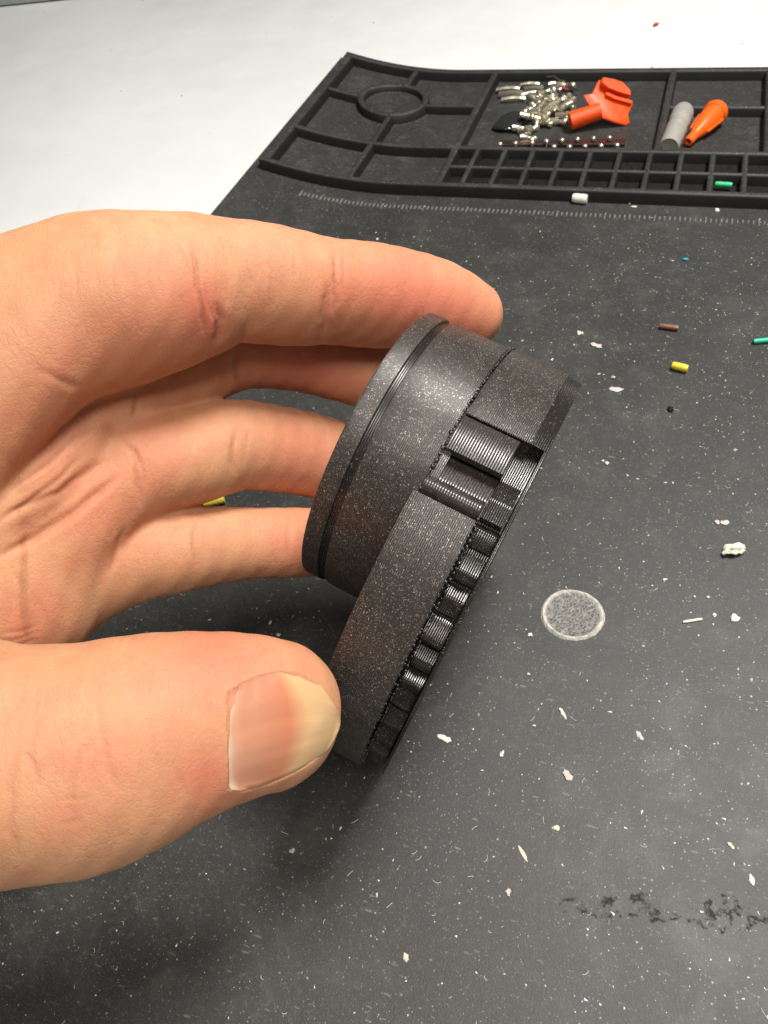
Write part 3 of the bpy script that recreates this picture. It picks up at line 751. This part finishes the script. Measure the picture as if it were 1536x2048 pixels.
# ------------------------------------------------------------------ things in the tray
M_orange = plain('orange_plastic', (.84, .082, .004), .45, var=.06, bscale=300, Subsurface_Weight=.15, Subsurface_Radius=(.003, .001, .0004))
M_orange2 = plain('orange_nozzle_plastic', (.84, .13, .008), .33, var=.05, bscale=300, Subsurface_Weight=.15, Subsurface_Radius=(.003, .001, .0004))
M_clear = plain('cloudy_plastic', (.40, .39, .355), .35, var=.08, bscale=200, Transmission_Weight=.2)
M_metal = plain('tinned_metal', (.76, .71, .57), .30, .9, .2, 500, .0002)
M_darkfilm = plain('dark_film', (.02, .021, .02), .12, var=.3, bscale=90)
M_house = plain('dark_red_housing', (.030, .014, .013), .4, var=.4)

def place(Vl, M): return [tuple(M @ Vector(v)) for v in Vl]
def fz(p, z): return (p[0], p[1], z)
# orange cap: tube, flared plate and stepped grip
cap = tag(empty('orange_stopper', at(1185, 235, .002)), 'bright orange flanged plastic cap with a short tube, beside the pile of silver pins', 'cap')
def add_child(name, V, Fc, mat, par, sm=40):
    Mi = par.matrix_basis.inverted() if par.parent is None else par.matrix_world.inverted()
    o = obj(name, V, Fc, mat, par, sm)
    o.matrix_parent_inverse = Mi; return o
bpy.context.view_layer.update()
def prism(pts, z0, z1, bev=.0004):
    n = len(pts); cx_ = sum(p[0] for p in pts) / n; cy_ = sum(p[1] for p in pts) / n
    V = []
    for s_, z in ((1 - .06, z0), (1, z0 + bev), (1, z1 - bev), (1 - .06, z1)):
        for p in pts: V.append((cx_ + (p[0] - cx_) * s_, cy_ + (p[1] - cy_) * s_, z))
    Fc = [tuple(range(n - 1, -1, -1)), tuple(3 * n + k for k in range(n))]
    for i in range(3):
        for k in range(n): Fc.append((i * n + k, i * n + (k + 1) % n, (i + 1) * n + (k + 1) % n, (i + 1) * n + k))
    return V, Fc
# the plate stands tilted on its rim, its face to the viewer, the tube running down behind it
vz = Vector((.48, -.52, .70)).normalized(); vx = Vector((.86, .35, -.36)); vx = (vx - vz * vx.dot(vz)).normalized(); vy = vz.cross(vx)
foot = np.array(at(1253, 249, .0007))
def on_plate(x, y, off=0.0):
    d_ = RW @ np.array([980 + x / 4.8 - CX, 130 + y / 4.8 - CY, F]); nz_ = np.array(vz); t_ = ((foot + nz_ * off - CAM) @ nz_) / (d_ @ nz_)
    return CAM + d_ * t_
pc = on_plate(1150, 350)
PM = Matrix(((vx.x, vy.x, vz.x, pc[0]), (vx.y, vy.y, vz.y, pc[1]), (vx.z, vy.z, vz.z, pc[2]), (0, 0, 0, 1)))
def loc(pts_): return [((on_plate(*q) - pc) @ np.array(vx), (on_plate(*q) - pc) @ np.array(vy)) for q in pts_]
def plate_part(name, pts_, z0, z1):
    P2 = loc(pts_)
    ar = sum(P2[i - 1][0] * P2[i][1] - P2[i][0] * P2[i - 1][1] for i in range(len(P2)))
    V, Fc = prism(P2 if ar > 0 else P2[::-1], z0, z1); add_child(name, place(V, PM), Fc, M_orange, cap)
plate_part('flange', [(905, 285), (985, 272), (1050, 140), (1240, 190), (1325, 270), (1335, 325), (1378, 350), (1368, 385), (1330, 470), (1346, 550), (1310, 574), (1200, 548), (1080, 502), (1000, 432), (940, 352)], -.0014, .0)
plate_part('grip', [(1055, 150), (1150, 165), (1240, 195), (1318, 275), (1322, 325), (1200, 290), (1100, 250), (1045, 205)], .0001, .0030)
plate_part('rib', [(1100, 275), (1190, 315), (1355, 362), (1345, 388), (1180, 342), (1095, 300)], .0001, .0016)
p1 = on_plate(1060, 440, -.001); p0 = at(1140, 243, .0040)
V, Fc = lathe([(.0030, .0006), (.0036, 0), (.0039, .0004), (.0037, .003), (.0035, float(np.linalg.norm(np.array(p1) - p0)))], 24); add_child('tube', place(V, frame(p0, p1)), Fc, M_orange, cap)
# orange nozzle
a0 = at(1434, 222, .0052); a1 = at(1376, 284, .0022)
Ln = float(np.linalg.norm(np.array(a1) - np.array(a0)))
V, Fc = lathe([(.0030, -.0006), (.0046, -.0004), (.0052, .0010), (.0052, .0030), (.0046, .0036), (.0044, Ln * .35), (.0036, Ln * .55), (.0024, Ln * .74), (.0020, Ln * .80), (.0019, Ln - .0003), (.0016, Ln), (.0011, Ln), (.0010, Ln - .002)], 28)
noz = empty('orange_nozzle', at(1405, 252, .0)); bpy.context.view_layer.update()
tag(noz, 'small orange tapered nozzle lying beside the cloudy cap in the tray', 'nozzle')
add_child('cone', place(V, frame(a0, a1)), Fc, M_orange2, noz, 35)
fin = MB()
for sgn_ in (-1, 1):
    V, Fc = prism([(.0042 * sgn_, .004), (.0056 * sgn_, .005), (.0040 * sgn_, Ln * .62), (.0028 * sgn_, Ln * .62)], -.0004, .0004, .0001); fin.add(place([(x, z, y) for x, y, z in V], frame(a0, a1)), Fc)
add_child('fin', fin.V, fin.F, M_orange2, noz, 35)
# cloudy cap leaning on the divider
a0 = at(1337, 296, .0042); a1 = at(1368, 220, .0050); Ln = float(np.linalg.norm(np.array(a1) - np.array(a0)))
V, Fc = lathe([(.0030, .0005), (.0039, 0), (.0040, .0006), (.0041, Ln * .45), (.0044, Ln * .47), (.0041, Ln * .50), (.0042, Ln * .66), (.0045, Ln * .68), (.0043, Ln * .71), (.0046, Ln * .85), (.0043, Ln * .94), (.0030, Ln * .985), (.0012, Ln)], 28)
o = obj('needle_cover', place(V, frame(a0, a1)), Fc, M_clear, None, 40); tag(o, 'cloudy colourless tube cap leaning on the tray divider beside the orange nozzle', 'cap')

# silver crimp pins in a pile
def pin_mesh(kind):
    mb = MB()
    if kind == 'blade':
        L = .0062; n = 8; prof = []
        for i in range(n + 1):
            s_ = i / n; w_ = .00075 * (1 - .3 * s_ if s_ < .75 else 1.0); z = .0003 * math.sin(s_ * 3) + .0002
            prof.append((s_ * L - L / 2, w_, z))
        V = []; Fc = []
        for x, w_, z in prof: V += [(x, -w_, z), (x, -w_ * .7, z + .0005), (x, w_ * .7, z + .0005), (x, w_, z), (x, 0, z - .0001)]
        for i in range(n):
            for k in range(5): Fc.append((i * 5 + k, (i + 1) * 5 + k, (i + 1) * 5 + (k + 1) % 5, i * 5 + (k + 1) % 5))
        Fc += [(4, 3, 2, 1, 0), tuple(n * 5 + k for k in range(5))]; mb.add(V, Fc)
    elif kind == 'coil':
        pr = []; n = 11; L = .0072
        for i in range(n):
            x = i * L / n; pr += [(.00075, x), (.00105, x + L / n * .3), (.00105, x + L / n * .7), (.00075, x + L / n * .95)]
        V, Fc = lathe(pr, 10); mb.add([(z - L / 2, x, y + .001) for x, y, z in V], Fc)
    elif kind == 'barrel':
        V, Fc = lathe([(.0005, 0), (.0010, .0003), (.0010, .0026), (.0007, .0031), (.0007, .0045), (.0010, .0048), (.0009, .0058), (.0003, .0062)], 12); mb.add([(z - .003, x, y + .0009) for x, y, z in V], Fc)
    else:
        V, Fc = lathe([(.0003, -.0011), (.0009, -.0008), (.0013, -.0001), (.0012, .0006), (.0005, .0011)], 12); mb.add([(x * 1.2, y, z + .0011) for x, y, z in V], Fc)
    return mesh('crimp_pin', mb.V, mb.F)
PIN = {k: pin_mesh(k) for k in ('blade', 'coil', 'barrel', 'bead')}
for m_ in PIN.values(): m_.materials.append(M_metal); m_.shade_smooth(); m_.set_sharp_from_angle(angle=math.radians(50))
def pin(kind, x, y, ang, z, label, s=1.0, tilt=0.0):
    o = bpy.data.objects.new('crimp_pin', PIN[kind]); COL.objects.link(o); o.location = at(x, y, z); o.rotation_euler = (random.uniform(-.3, .3), tilt, ang); s *= (1.0 if kind == 'bead' else 1.45); o.scale = (s, s, s)
    tag(o, label, 'metal pin', 'silver crimp pins'); return o
lab = 'tiny dull silver crimp pin buried in the core of the pile beside the orange cap'
for i, (x, y) in enumerate(((1016, 180), (1021, 190), (1027, 200))):
    pin('blade', x, y, .12, .0012, ('upper', 'middle', 'lower')[i] + ' of three parallel silver blades fanned out left of the pin pile', 1.25)
for i, (x, y) in enumerate(((1060, 170), (1067, 178), (1062, 188))):
    pin('blade', x, y, .1 + .1 * i, .0016, ('upper', 'middle', 'lower')[i] + ' of three short silver blades in the second fan of the pin pile', 1.0)
for i, (x, y, a) in enumerate(((1084, 215, 1.25), (1104, 222, 1.35), (1132, 218, 1.2), (1095, 225, 1.3))):
    pin('coil', x, y, a, .0022 + .0006 * (i == 3), ('ribbed silver pin at the left of the pile of pins', 'longest ribbed silver pin in the middle of the pile', 'ribbed silver pin nearest the orange cap tube', 'dull ribbed silver pin under the longest ribbed pin')[i], 1.15)
for x, y, a, k, z in [(1086, 190, .8, 'barrel', .003), (1097, 187, 0, 'bead', .003), (1110, 195, 1.9, 'barrel', .003), (1119, 183, .4, 'bead', .0035), (1070, 205, -.8, 'barrel', .001), (1063, 215, -.6, 'bead', .0005), (1056, 222, 1.3, 'blade', .0005), (1047, 238, 0, 'bead', .0008),
                      (1080, 242, -.8, 'barrel', .0005), (1090, 251, -.5, 'barrel', .0003), (1072, 252, .2, 'bead', .0003), (1061, 262, .9, 'barrel', .0012), (1068, 262, 0, 'bead', .001), (1050, 268, 2.5, 'barrel', .0008), (1030, 262, .4, 'bead', .001), (1040, 262, .2, 'barrel', .0005), (1125, 240, .7, 'barrel', .001), (1138, 238, 0, 'bead', .0022), (1146, 204, .3, 'bead', .0005),
                      (1139, 205, 1.8, 'barrel', .002), (1115, 250, -.3, 'barrel', .0003), (1100, 204, .5, 'barrel', .0036), (1122, 205, -.3, 'bead', .003), (1112, 172, .2, 'barrel', .0015), (1130, 178, -.2, 'barrel', .001), (1045, 276, 1.1, 'bead', .0003), (1055, 281, .2, 'barrel', .0002), (1063, 285, 0, 'bead', .0002)]:
    big = {(1138, 238): 'large bright bead pin touching the tube of the orange cap', (1146, 204): 'stray silver bead pin right of the pile, above the orange tube', (1030, 262): 'silver bead pin on the right rim of the black film chip'}
    zl = big.get((x, y)) or ('silver bead-ended pin' if k == 'bead' else 'small waisted silver pin') + (' in the tail of the pile in front of the film chip' if y > 258 else ' at the top of the pile under the dull wire scrap' if y < 184 else ' in the lower middle of the pile' if y > 236 else ' at the left flank of the pile' if x < 1090 else ' in the upper right of the pile')
    pin(k, x, y, a, z, zl, random.uniform(.85, 1.15), random.uniform(-.3, .3))
rp = random.Random(21)
for k in range(18):
    u, v = rp.random(), rp.random(); x, y = 1052 + 86 * u, 190 + 62 * v - 10 * u
    pin(rp.choice(('barrel', 'barrel', 'blade', 'coil')), x, y, rp.uniform(-.9, 1.9), rp.uniform(.0005, .0030), lab, rp.uniform(.75, 1.0), rp.uniform(-.35, .35))
# bent dark film chip
fm = MB(); V = []; Fc = []; n = 16
p = np.array(at(1018, 252, .0)); 
for i in range(n + 1):
    for j in range(7):
        u = i / n * 2 - 1; v = j / 6 * 2 - 1; rr = .0062 * (1 - .12 * u * u); V.append((p[0] + u * .0062 + v * .0012, p[1] + v * .0075 * math.sqrt(max(0.02, 1 - .75 * u * u)), .0012 + .0014 * (1 - u * u) + .0006 * v))
for i in range(n):
    for j in range(6): a = i * 7 + j; Fc.append((a, a + 7, a + 8, a + 1))
o = obj('film_chip', V, Fc, M_darkfilm, None, 60); so = o.modifiers.new('thick', 'SOLIDIFY'); so.thickness = .0005
tag(o, 'glossy black bent film chip at the left of the silver pin pile', 'plastic chip')
# double-row pin header
hdr = tag(empty('pin_header', at(1160, 290, 0)), 'dark red pin header with two rows of bright tips in front of the pin pile', 'pin header'); bpy.context.view_layer.update()
A = np.array(at(1000, 292, .0)); B = np.array(at(1250, 290, .0)); A[1] -= .0; 
dx = (B - A); L = np.linalg.norm(dx); ux = dx / L; uy = np.array([-ux[1], ux[0], 0])
def boxv(c, hx, hy, z0, z1, ux=ux, uy=uy, b=.0002):
    V = []
    for s_, z in ((1, z0), (1, z1 - b), (.9, z1)):
        for sx, sy in ((-1, -1), (1, -1), (1, 1), (-1, 1)): q = c + ux * sx * (hx - (b if s_ < 1 else 0)) + uy * sy * (hy - (b if s_ < 1 else 0)); V.append((q[0], q[1], z))
    Fc = [(3, 2, 1, 0), (8, 9, 10, 11)]
    for i in range(2):
        for k in range(4): Fc.append((i * 4 + k, i * 4 + (k + 1) % 4, (i + 1) * 4 + (k + 1) % 4, (i + 1) * 4 + k))
    return V, Fc
V, Fc = boxv((A + B) / 2, L / 2, .0022, .0002, .0016); add_child('housing', V, Fc, M_house, hdr, 40)
for x, y in [(1000, 289), (1031, 287), (1064, 286), (1093, 283), (1124, 281), (1155, 279), (1187, 277), (1219, 276), (1108, 294), (1139, 294), (1170, 293), (1202, 292), (1234, 291)]:
    q = np.array(at(x, y, .0028)); V, Fc = lathe([(.0004, -.0024), (.0005, -.0010), (.0010, -.0006), (.0012, .0001), (.0010, .0007), (.0003, .0010)], 10)
    add_child('pin_tip', [(q[0] + v[0], q[1] + v[1], q[2] + v[2]) for v in V], Fc, M_metal, hdr, 60)
# thin wire scrap over the pile and red insulation bits
M_red = plain('red_insulation', (.25, .03, .02), .45)
V, Fc = tube([at(1093, 154, .004), at(1108, 153, .0045), at(1118, 160, .004), at(1134, 166, .0035), at(1148, 176, .003), at(1158, 181, .0025)], .0004, 8)
tag(obj('wire_scrap', V, Fc, plain('dull_wire', (.22, .20, .16), .35, .8), None, 60), 'thin dull wire scrap curling behind the silver pin pile', 'wire scrap')
V, Fc = tube([at(1112, 180, .003), at(1124, 176, .0035), at(1136, 180, .003)], [.0007, .0009, .0006], 10)
tag(obj('wire_scrap', V, Fc, M_red, None, 60), 'dark red bit of wire on top of the silver pin pile', 'wire scrap')

# ------------------------------------------------------------------ scraps on the mat
def rod(px_, py_, L, r, ang, col, label, cat='wire snippet', name='wire_snippet', z=0.0, bend=0.0, rough=.4, hollow=True):
    p = at(px_, py_, z + r)
    for _ in range(3): p = at(px_, py_, z + r + curl(p[0], p[1]))
    p = Vector(p); d_ = Vector((math.cos(ang), math.sin(ang), 0))
    pts_ = [p + d_ * (s_ * L / 2) + Vector((-d_.y, d_.x, 0)) * bend * (1 - s_ * s_) for s_ in np.linspace(-1, 1, 7)]
    rr = [r * k for k in (.86, 1.0, 1.03, .97, 1.02, 1.0, .88)]
    V, Fc = tube(pts_, rr, 12)
    o = obj(name, V, Fc, plain(name + '_' + label.split()[0], col, rough, var=.12, bscale=1200), None, 40); tag(o, label, cat)
    return o
rod(1360, 734, .0046, .0012, -.22, (.72, .60, .04), 'yellow insulation snippet on the right of the mat')
rod(1338, 654, .0056, .0009, -.08, (.20, .085, .05), 'brown wire snippet lying above the yellow snippet')
rod(1528, 681, .0062, .0008, .30, (.02, .45, .30), 'teal wire snippet at the right edge of the mat')
rod(710, 369, .0064, .0009, -.10, (.24, .11, .075), 'brown wire snippet lying against the tray front wall')
rod(1447, 369, .0060, .0010, -.08, (.03, .52, .20), 'green wire snippet inside a small tray cell', z=.0012)
rod(1160, 397, .0056, .0018, -.12, (.80, .77, .68), 'white pearly stub lying just below the small cells', 'plastic stub', 'plastic_stub', rough=.25)
rod(1385, 1241, .0044, .00032, .42, (.78, .74, .60), 'cream sliver shaped like a stick right of the round glue disc', 'sliver', 'sliver')
rod(428, 1003, .006, .0012, .5, (.62, .50, .05), 'yellow snippet half hidden between ring and little finger')
M_white = plain('white_crumb_plastic', (.74, .71, .62), .5, var=.15); M_cream = plain('cream_crumb', (.60, .56, .45), .5, var=.2)
M_pink = plain('pinkish_crumb', (.56, .49, .45), .55, var=.2); M_blue = plain('blue_crumb', (.06, .36, .62), .4, var=.1); M_blackc = plain('black_shard', (.012, .012, .013), .3)
def crumb_mesh(seed, elong=1.0, flat=.7, sub=2):
    r = random.Random(seed); bm = bmesh.new(); bmesh.ops.create_icosphere(bm, subdivisions=sub, radius=1.0)
    ks = [(Vector((r.gauss(0, 1), r.gauss(0, 1), r.gauss(0, 1))).normalized(), r.uniform(.25, .6)) for _ in range(9)]
    for v in bm.verts:
        c_ = v.co.normalized(); k = 1.0
        for d_, a_ in ks:
            q = c_.dot(d_)
            if q > a_ + .2: k = min(k, (a_ + .2) / q)
        v.co = c_ * k * (1 + r.uniform(-.26, .22)); v.co.x *= elong * .85; v.co.y *= .85 + .25 * math.sin(v.co.x * 4 + seed); v.co.z *= flat
    zmin = min(v.co.z for v in bm.verts)
    for v in bm.verts: v.co.z -= zmin
    me = bpy.data.meshes.new('crumb'); bm.to_mesh(me); bm.free(); return me
def crumb(px_, py_, s, ang, mat, label, elong=1.0, flat=.7, seed=0, name='crumb', cat='crumb', z=0.0, group=None):
    me = crumb_mesh(seed * 17 + int(px_), elong, flat); me.materials.append(mat); me.shade_smooth(); me.set_sharp_from_angle(angle=math.radians(35))
    o = bpy.data.objects.new(name, me); COL.objects.link(o); p = at(px_, py_, z)
    if z >= 0:
        for _ in range(3): p = at(px_, py_, z + curl(p[0], p[1]))
    o.location = p; o.scale = (s * .9, s * .9, s * .62); o.rotation_euler = (0, 0, ang)
    tag(o, label, cat, group); return o
crumb(802, 376, .0010, 0, M_white, 'round white crumb in front of the tray wall left of the cells')
crumb(1258, 407, .0008, .3, M_white, 'white crumb touching a flat grain below the cells')
crumb(1269, 414, .0010, -.1, M_cream, 'flat pale grain below the small cells', 1.8, .4)
crumb(1435, 422, .0011, -.6, M_white, 'white chip lying on the ruler marks', 1.4)
crumb(755, 481, .0009, 0, M_cream, 'cream crumb just above the index finger')
crumb(1371, 520, .0013, 0, M_blue, 'small light blue bead of plastic at the upper right', 1.2, .5)
crumb(1160, 666, .0013, .2, M_white, 'oval white crumb right of the index fingertip', 1.35, .5)
crumb(1148, 690, .0005, .2, M_white, 'tiny white crumb below the oval one')
crumb(1192, 692, .0014, -.3, M_pink, 'greyish smeared crumb below the oval white one', 1.8, .35)
crumb(1104, 720, .0007, .8, M_cream, 'small pale crumb above the top of the black ring', 1.3)
crumb(1198, 749, .0008, 1.1, M_cream, 'left of two cream crumbs near the ring top corner', 1.3)
crumb(1227, 756, .0009, .5, M_cream, 'right of two cream crumbs near the ring top corner', 1.25)
crumb(1232, 779, .0016, .05, M_pink, 'long pale smear of residue below the two cream crumbs', 2.4, .15)
crumb(1341, 820, .0013, -1.0, M_blackc, 'black shard standing on the mat under the yellow snippet', 1.5, 1.0, name='shard', cat='shard')
crumb(1205, 923, .0007, 0, M_white, 'left bead of a touching pair of white crumbs', 1.1)
crumb(1215, 928, .0008, 0, M_white, 'right bead of a touching pair of white crumbs', 1.2)
crumb(1434, 1046, .0010, -.1, M_pink, 'left half of a double pinkish grain on the right', 1.3, .5)
crumb(1452, 1045, .0011, .1, M_pink, 'right half of a double pinkish grain on the right', 1.6, .4)
crumb(1429, 1231, .0008, 0, M_white, 'round white crumb between the stick sliver and the triangular chip')
crumb(1471, 1238, .0013, .5, M_white, 'white triangular chip right of the glue disc', 1.4, .4, 3, name='chip', cat='chip')
crumb(1060, 1270, .0006, .4, M_white, 'tiny white crumb left of the round glue disc', 1.3)
crumb(891, 1478, .0013, -.15, M_white, 'white pointed shaving right of the thumb tip', 2.0, .3, name='shaving', cat='shaving')
crumb(1126, 1428, .0008, -1.0, M_white, 'narrow white shaving below the round glue disc', 2.6, .5, name='shaving', cat='shaving')
crumb(1137, 1552, .0010, -.85, M_pink, 'pale ragged shaving in the lower middle of the mat', 2.6, .3, name='shaving', cat='shaving')
crumb(1280, 1473, .0009, -.8, M_pink, 'greyish ragged flake on the lower right of the mat', 2.0, .35, name='flake', cat='flake')
crumb(1003, 1508, .0006, 1.3, M_white, 'pair of fused white specks right of the ring foot', 2.0)
crumb(1112, 1655, .0008, .4, M_cream, 'greenish cream flake on the lower mat', 1.4, .3, name='flake', cat='flake')
crumb(1017, 1784, .0008, 1.2, M_pink, 'pinkish grain near the bottom of the mat', 1.6)
crumb(1045, 1706, .0006, -.75, M_cream, 'thin brownish streak of residue above the pinkish grain', 4.5, .15, name='residue_streak', cat='residue')
crumb(812, 1914, .0008, -.7, M_cream, 'crumbly cream flake near the bottom centre', 1.8, .35, name='flake', cat='flake')
crumb(1462, 1692, .0008, -.5, M_cream, 'pale flake near the lower right edge', 1.5, .3, name='flake', cat='flake')
crumb(1504, 1762, .0007, -1.1, M_white, 'narrow white flake at the lower right edge', 2.0, .3, name='flake', cat='flake')
crumb(585, 1702, .0008, .3, M_cream, 'crumbly pale flake below the thumb', 1.2, .4, name='flake', cat='flake')
crumb(558, 1271, .0009, -.3, M_pink, 'grey crumb on the dark mat above the thumb', 1.3, .4)
crumb(541, 1246, .0007, .9, M_cream, 'small pale crumb on the dark mat behind the thumb', 1.3)
crumb(1330, 1160, .0006, .5, M_white, 'tiny white chip above the stick sliver', 1.7)
crumb(1416, 1195, .0006, .2, M_white, 'small round white crumb above the ball and stick', 1.2)
# crumpled foil flake
fl = MB(); p = np.array(at(1466, 1105, 0)); r5 = random.Random(5)
V = []; Fc = []; nx, ny = 7, 6
for j in range(ny + 1):
    for i in range(nx + 1):
        u, v = i / nx * 2 - 1, j / ny * 2 - 1; k = 1 - .22 * u * v - .2 * max(0, abs(u) + abs(v) - 1.1)
        V.append((p[0] + u * .0026 * k + v * .0007 + r5.uniform(-.0002, .0002), p[1] + v * .0017 * k + u * .0009 + r5.uniform(-.0002, .0002), .0008 + r5.uniform(0, .0008) + .0005 * (1 - u * u)))
for j in range(ny):
    for i in range(nx): a = j * (nx + 1) + i; Fc.append((a, a + 1, a + nx + 2, a + nx + 1))
o = obj('foil_flake', V, Fc, plain('cream_foil', (.62, .61, .50), .35, .1, .3), None); so = o.modifiers.new('thick', 'SOLIDIFY'); so.thickness = .0003
tag(o, 'crumpled cream foil flake at the right edge above the glue disc', 'flake')

# round disc of dried glue
gp = np.array(at(1145, 1229, 0)); V = []; Fc = []; n = 72; r7 = np.random.default_rng(3)
rings = [(.0, .00012), (.0015, .00012), (.003, .00014), (.0045, .00012), (.0058, .00014), (.0063, .0002), (.0066, .00055), (.0069, .0006), (.0072, .0002), (.0075, -.0001)]
ang_w = sum(np.sin(np.arange(n) / n * 2 * math.pi * k + r7.uniform(0, 6)) / k for k in range(2, 7)) * .00010
for r, z in rings:
    for k in range(n):
        a = 2 * math.pi * k / n; rr = r + ang_w[k] * (r / .007); V.append((gp[0] + rr * math.cos(a), gp[1] + rr * .97 * math.sin(a), z + (r7.uniform(-.00008, .00016) if .001 < r < .0064 else r7.uniform(-.0001, .0001) if r > .0064 else 0)))
for i in range(1, len(rings) - 1):
    for k in range(n): Fc.append((i * n + k, i * n + (k + 1) % n, (i + 1) * n + (k + 1) % n, (i + 1) * n + k))
Fc.append(tuple(n + k for k in range(n)))
t = NT('dried_glue'); c = t.co()
mp = t.n('ShaderNodeVectorMath', operation='DISTANCE'); t.l(c, mp.inputs[0]); mp.inputs[1].default_value = tuple(gp)
ed = t.ramp(mp.outputs['Value'], .0059, .0066); vv = t.voro(c, 1300, 'DISTANCE_TO_EDGE'); nn = t.noise(c, 900, 4)
inner = t.mix(t.ramp(vv.outputs[0], .0, .16), (.20, .195, .18), (.075, .074, .07)); inner = t.mix(t.ramp(nn, .5, .75), inner, (.30, .29, .26))
M_glue = t.set(Base_Color=t.mix(t.math('MULTIPLY', ed, t.ramp(nn, .25, .6, .55, 1)), inner, (.55, .53, .47)), Roughness=.5, Normal=t.bump(vv.outputs[0], .0003, .7))
o = obj('glue_disc', [v for v in V], Fc, M_glue, None, 60); tag(o, 'round wrinkled disc of dried glue with a white rim on the mat', 'glue disc')

# dust and crumbs nobody could count
def scatter(name, N, smin_, smax, mat, seed, dens):
    r = random.Random(seed); mb = MB()
    base = [(1, 0, 0), (-.5, .87, 0), (-.5, -.87, 0), (.1, .1, .8), (.3, -.6, .5), (-.6, .2, .55)]
    faces = [(0, 1, 3), (1, 5, 3), (1, 2, 5), (2, 4, 5), (5, 4, 3), (2, 0, 4), (0, 3, 4)]
    k = 0
    while k < N:
        x, y = r.uniform(-.16, .06), r.uniform(-.02, .285)
        if r.random() > dens(x, y): continue
        k += 1; s = smin_ * (smax / smin_) ** (r.random() ** 2.2); a = r.uniform(0, 6.3); e = r.choice((1, 1, 1.3, 2.2)); z = curl(x, y)
        ca_, sa_ = math.cos(a), math.sin(a)
        V = [(x + s * (v[0] * e * ca_ - v[1] * sa_) , y + s * (v[0] * e * sa_ + v[1] * ca_), z + s * v[2] * .7 - .00002) for v in [(q[0] * r.uniform(.7, 1.2), q[1] * r.uniform(.7, 1.2), q[2]) for q in base]]
        mb.add(V, faces)
    o = mb.build(name, mat); tag(o, kind='stuff'); return o
scatter('dust', 5200, .00004, .00028, M_white, 11, lambda x, y: .35 + .65 * max(0, min(1, (x + .06) / .08)))
scatter('dust', 900, .00006, .00030, M_pink, 12, lambda x, y: .3 + .7 * max(0, min(1, (x + .06) / .08)))
# tiny curled fibres
fb = MB(); r9 = random.Random(9)
for k in range(240):
    x, y = r9.uniform(-.12, .05), r9.uniform(-.01, .26); a = r9.uniform(0, 6.3); L = r9.uniform(.0005, .0018); cv = r9.uniform(-1.2, 1.2); pts_ = []
    for i in range(5):
        pts_.append((x, y, .00006 + curl(x, y))); x += math.cos(a) * L / 4; y += math.sin(a) * L / 4; a += cv * .4
    V, Fc = tube(pts_, .00004, 4); fb.add(V, Fc)
tag(fb.build('dust_fibres', M_white), kind='stuff')

# ------------------------------------------------------------------ on the white table
tz = ZT
crumb(1312, 52, .0022, .3, plain('red_crumb', (.42, .035, .02), .45), 'small red crumb on the white table behind the mat', 1.1, .6, z=tz)
M_speck = plain('brown_speck', (.14, .10, .07), .6)
tb = MB(); r3 = random.Random(3)
for k in range(46):
    x, y = r3.uniform(-.5, .1), r3.uniform(.27, .62); s = r3.uniform(.0003, .0010)
    if x > -.18 and y < .41: continue
    a = r3.uniform(0, 6.3); tb.add([(x + s * math.cos(a + q), y + s * .7 * math.sin(a + q), tz - .00002) for q in (0, 1.6, 3.1, 4.7)] + [(x, y, tz + s * .4)], [(0, 1, 4), (1, 2, 4), (2, 3, 4), (3, 0, 4)])
tag(tb.build('table_crumbs', M_speck), kind='stuff')
# edge of a grey case at the far left corner
qa = np.array(at(-60, 21, tz)); qb = np.array(at(152, -1, tz)); dq = (qb - qa) / np.linalg.norm(qb - qa); nq = np.array([-dq[1], dq[0], 0])
c_ = (qa + qb) / 2 + nq * .06 - dq * .09
ux2, uy2 = dq, nq; V, Fc = boxv(c_, np.linalg.norm(qb - qa) / 2 + .09, .06, tz + .0012, .03, ux2, uy2, .002)
case = tag(empty('grey_case', c_), 'corner of a grey green case standing on the white table', 'case'); bpy.context.view_layer.update()
add_child('shell', V, Fc, plain('grey_shell', (.30, .33, .31), .5), case)
V, Fc = boxv(c_, np.linalg.norm(qb - qa) / 2 + .088, .058, tz, tz + .0013, ux2, uy2, .0002); add_child('base_strip', V, Fc, plain('dark_base', (.05, .05, .045), .7), case)
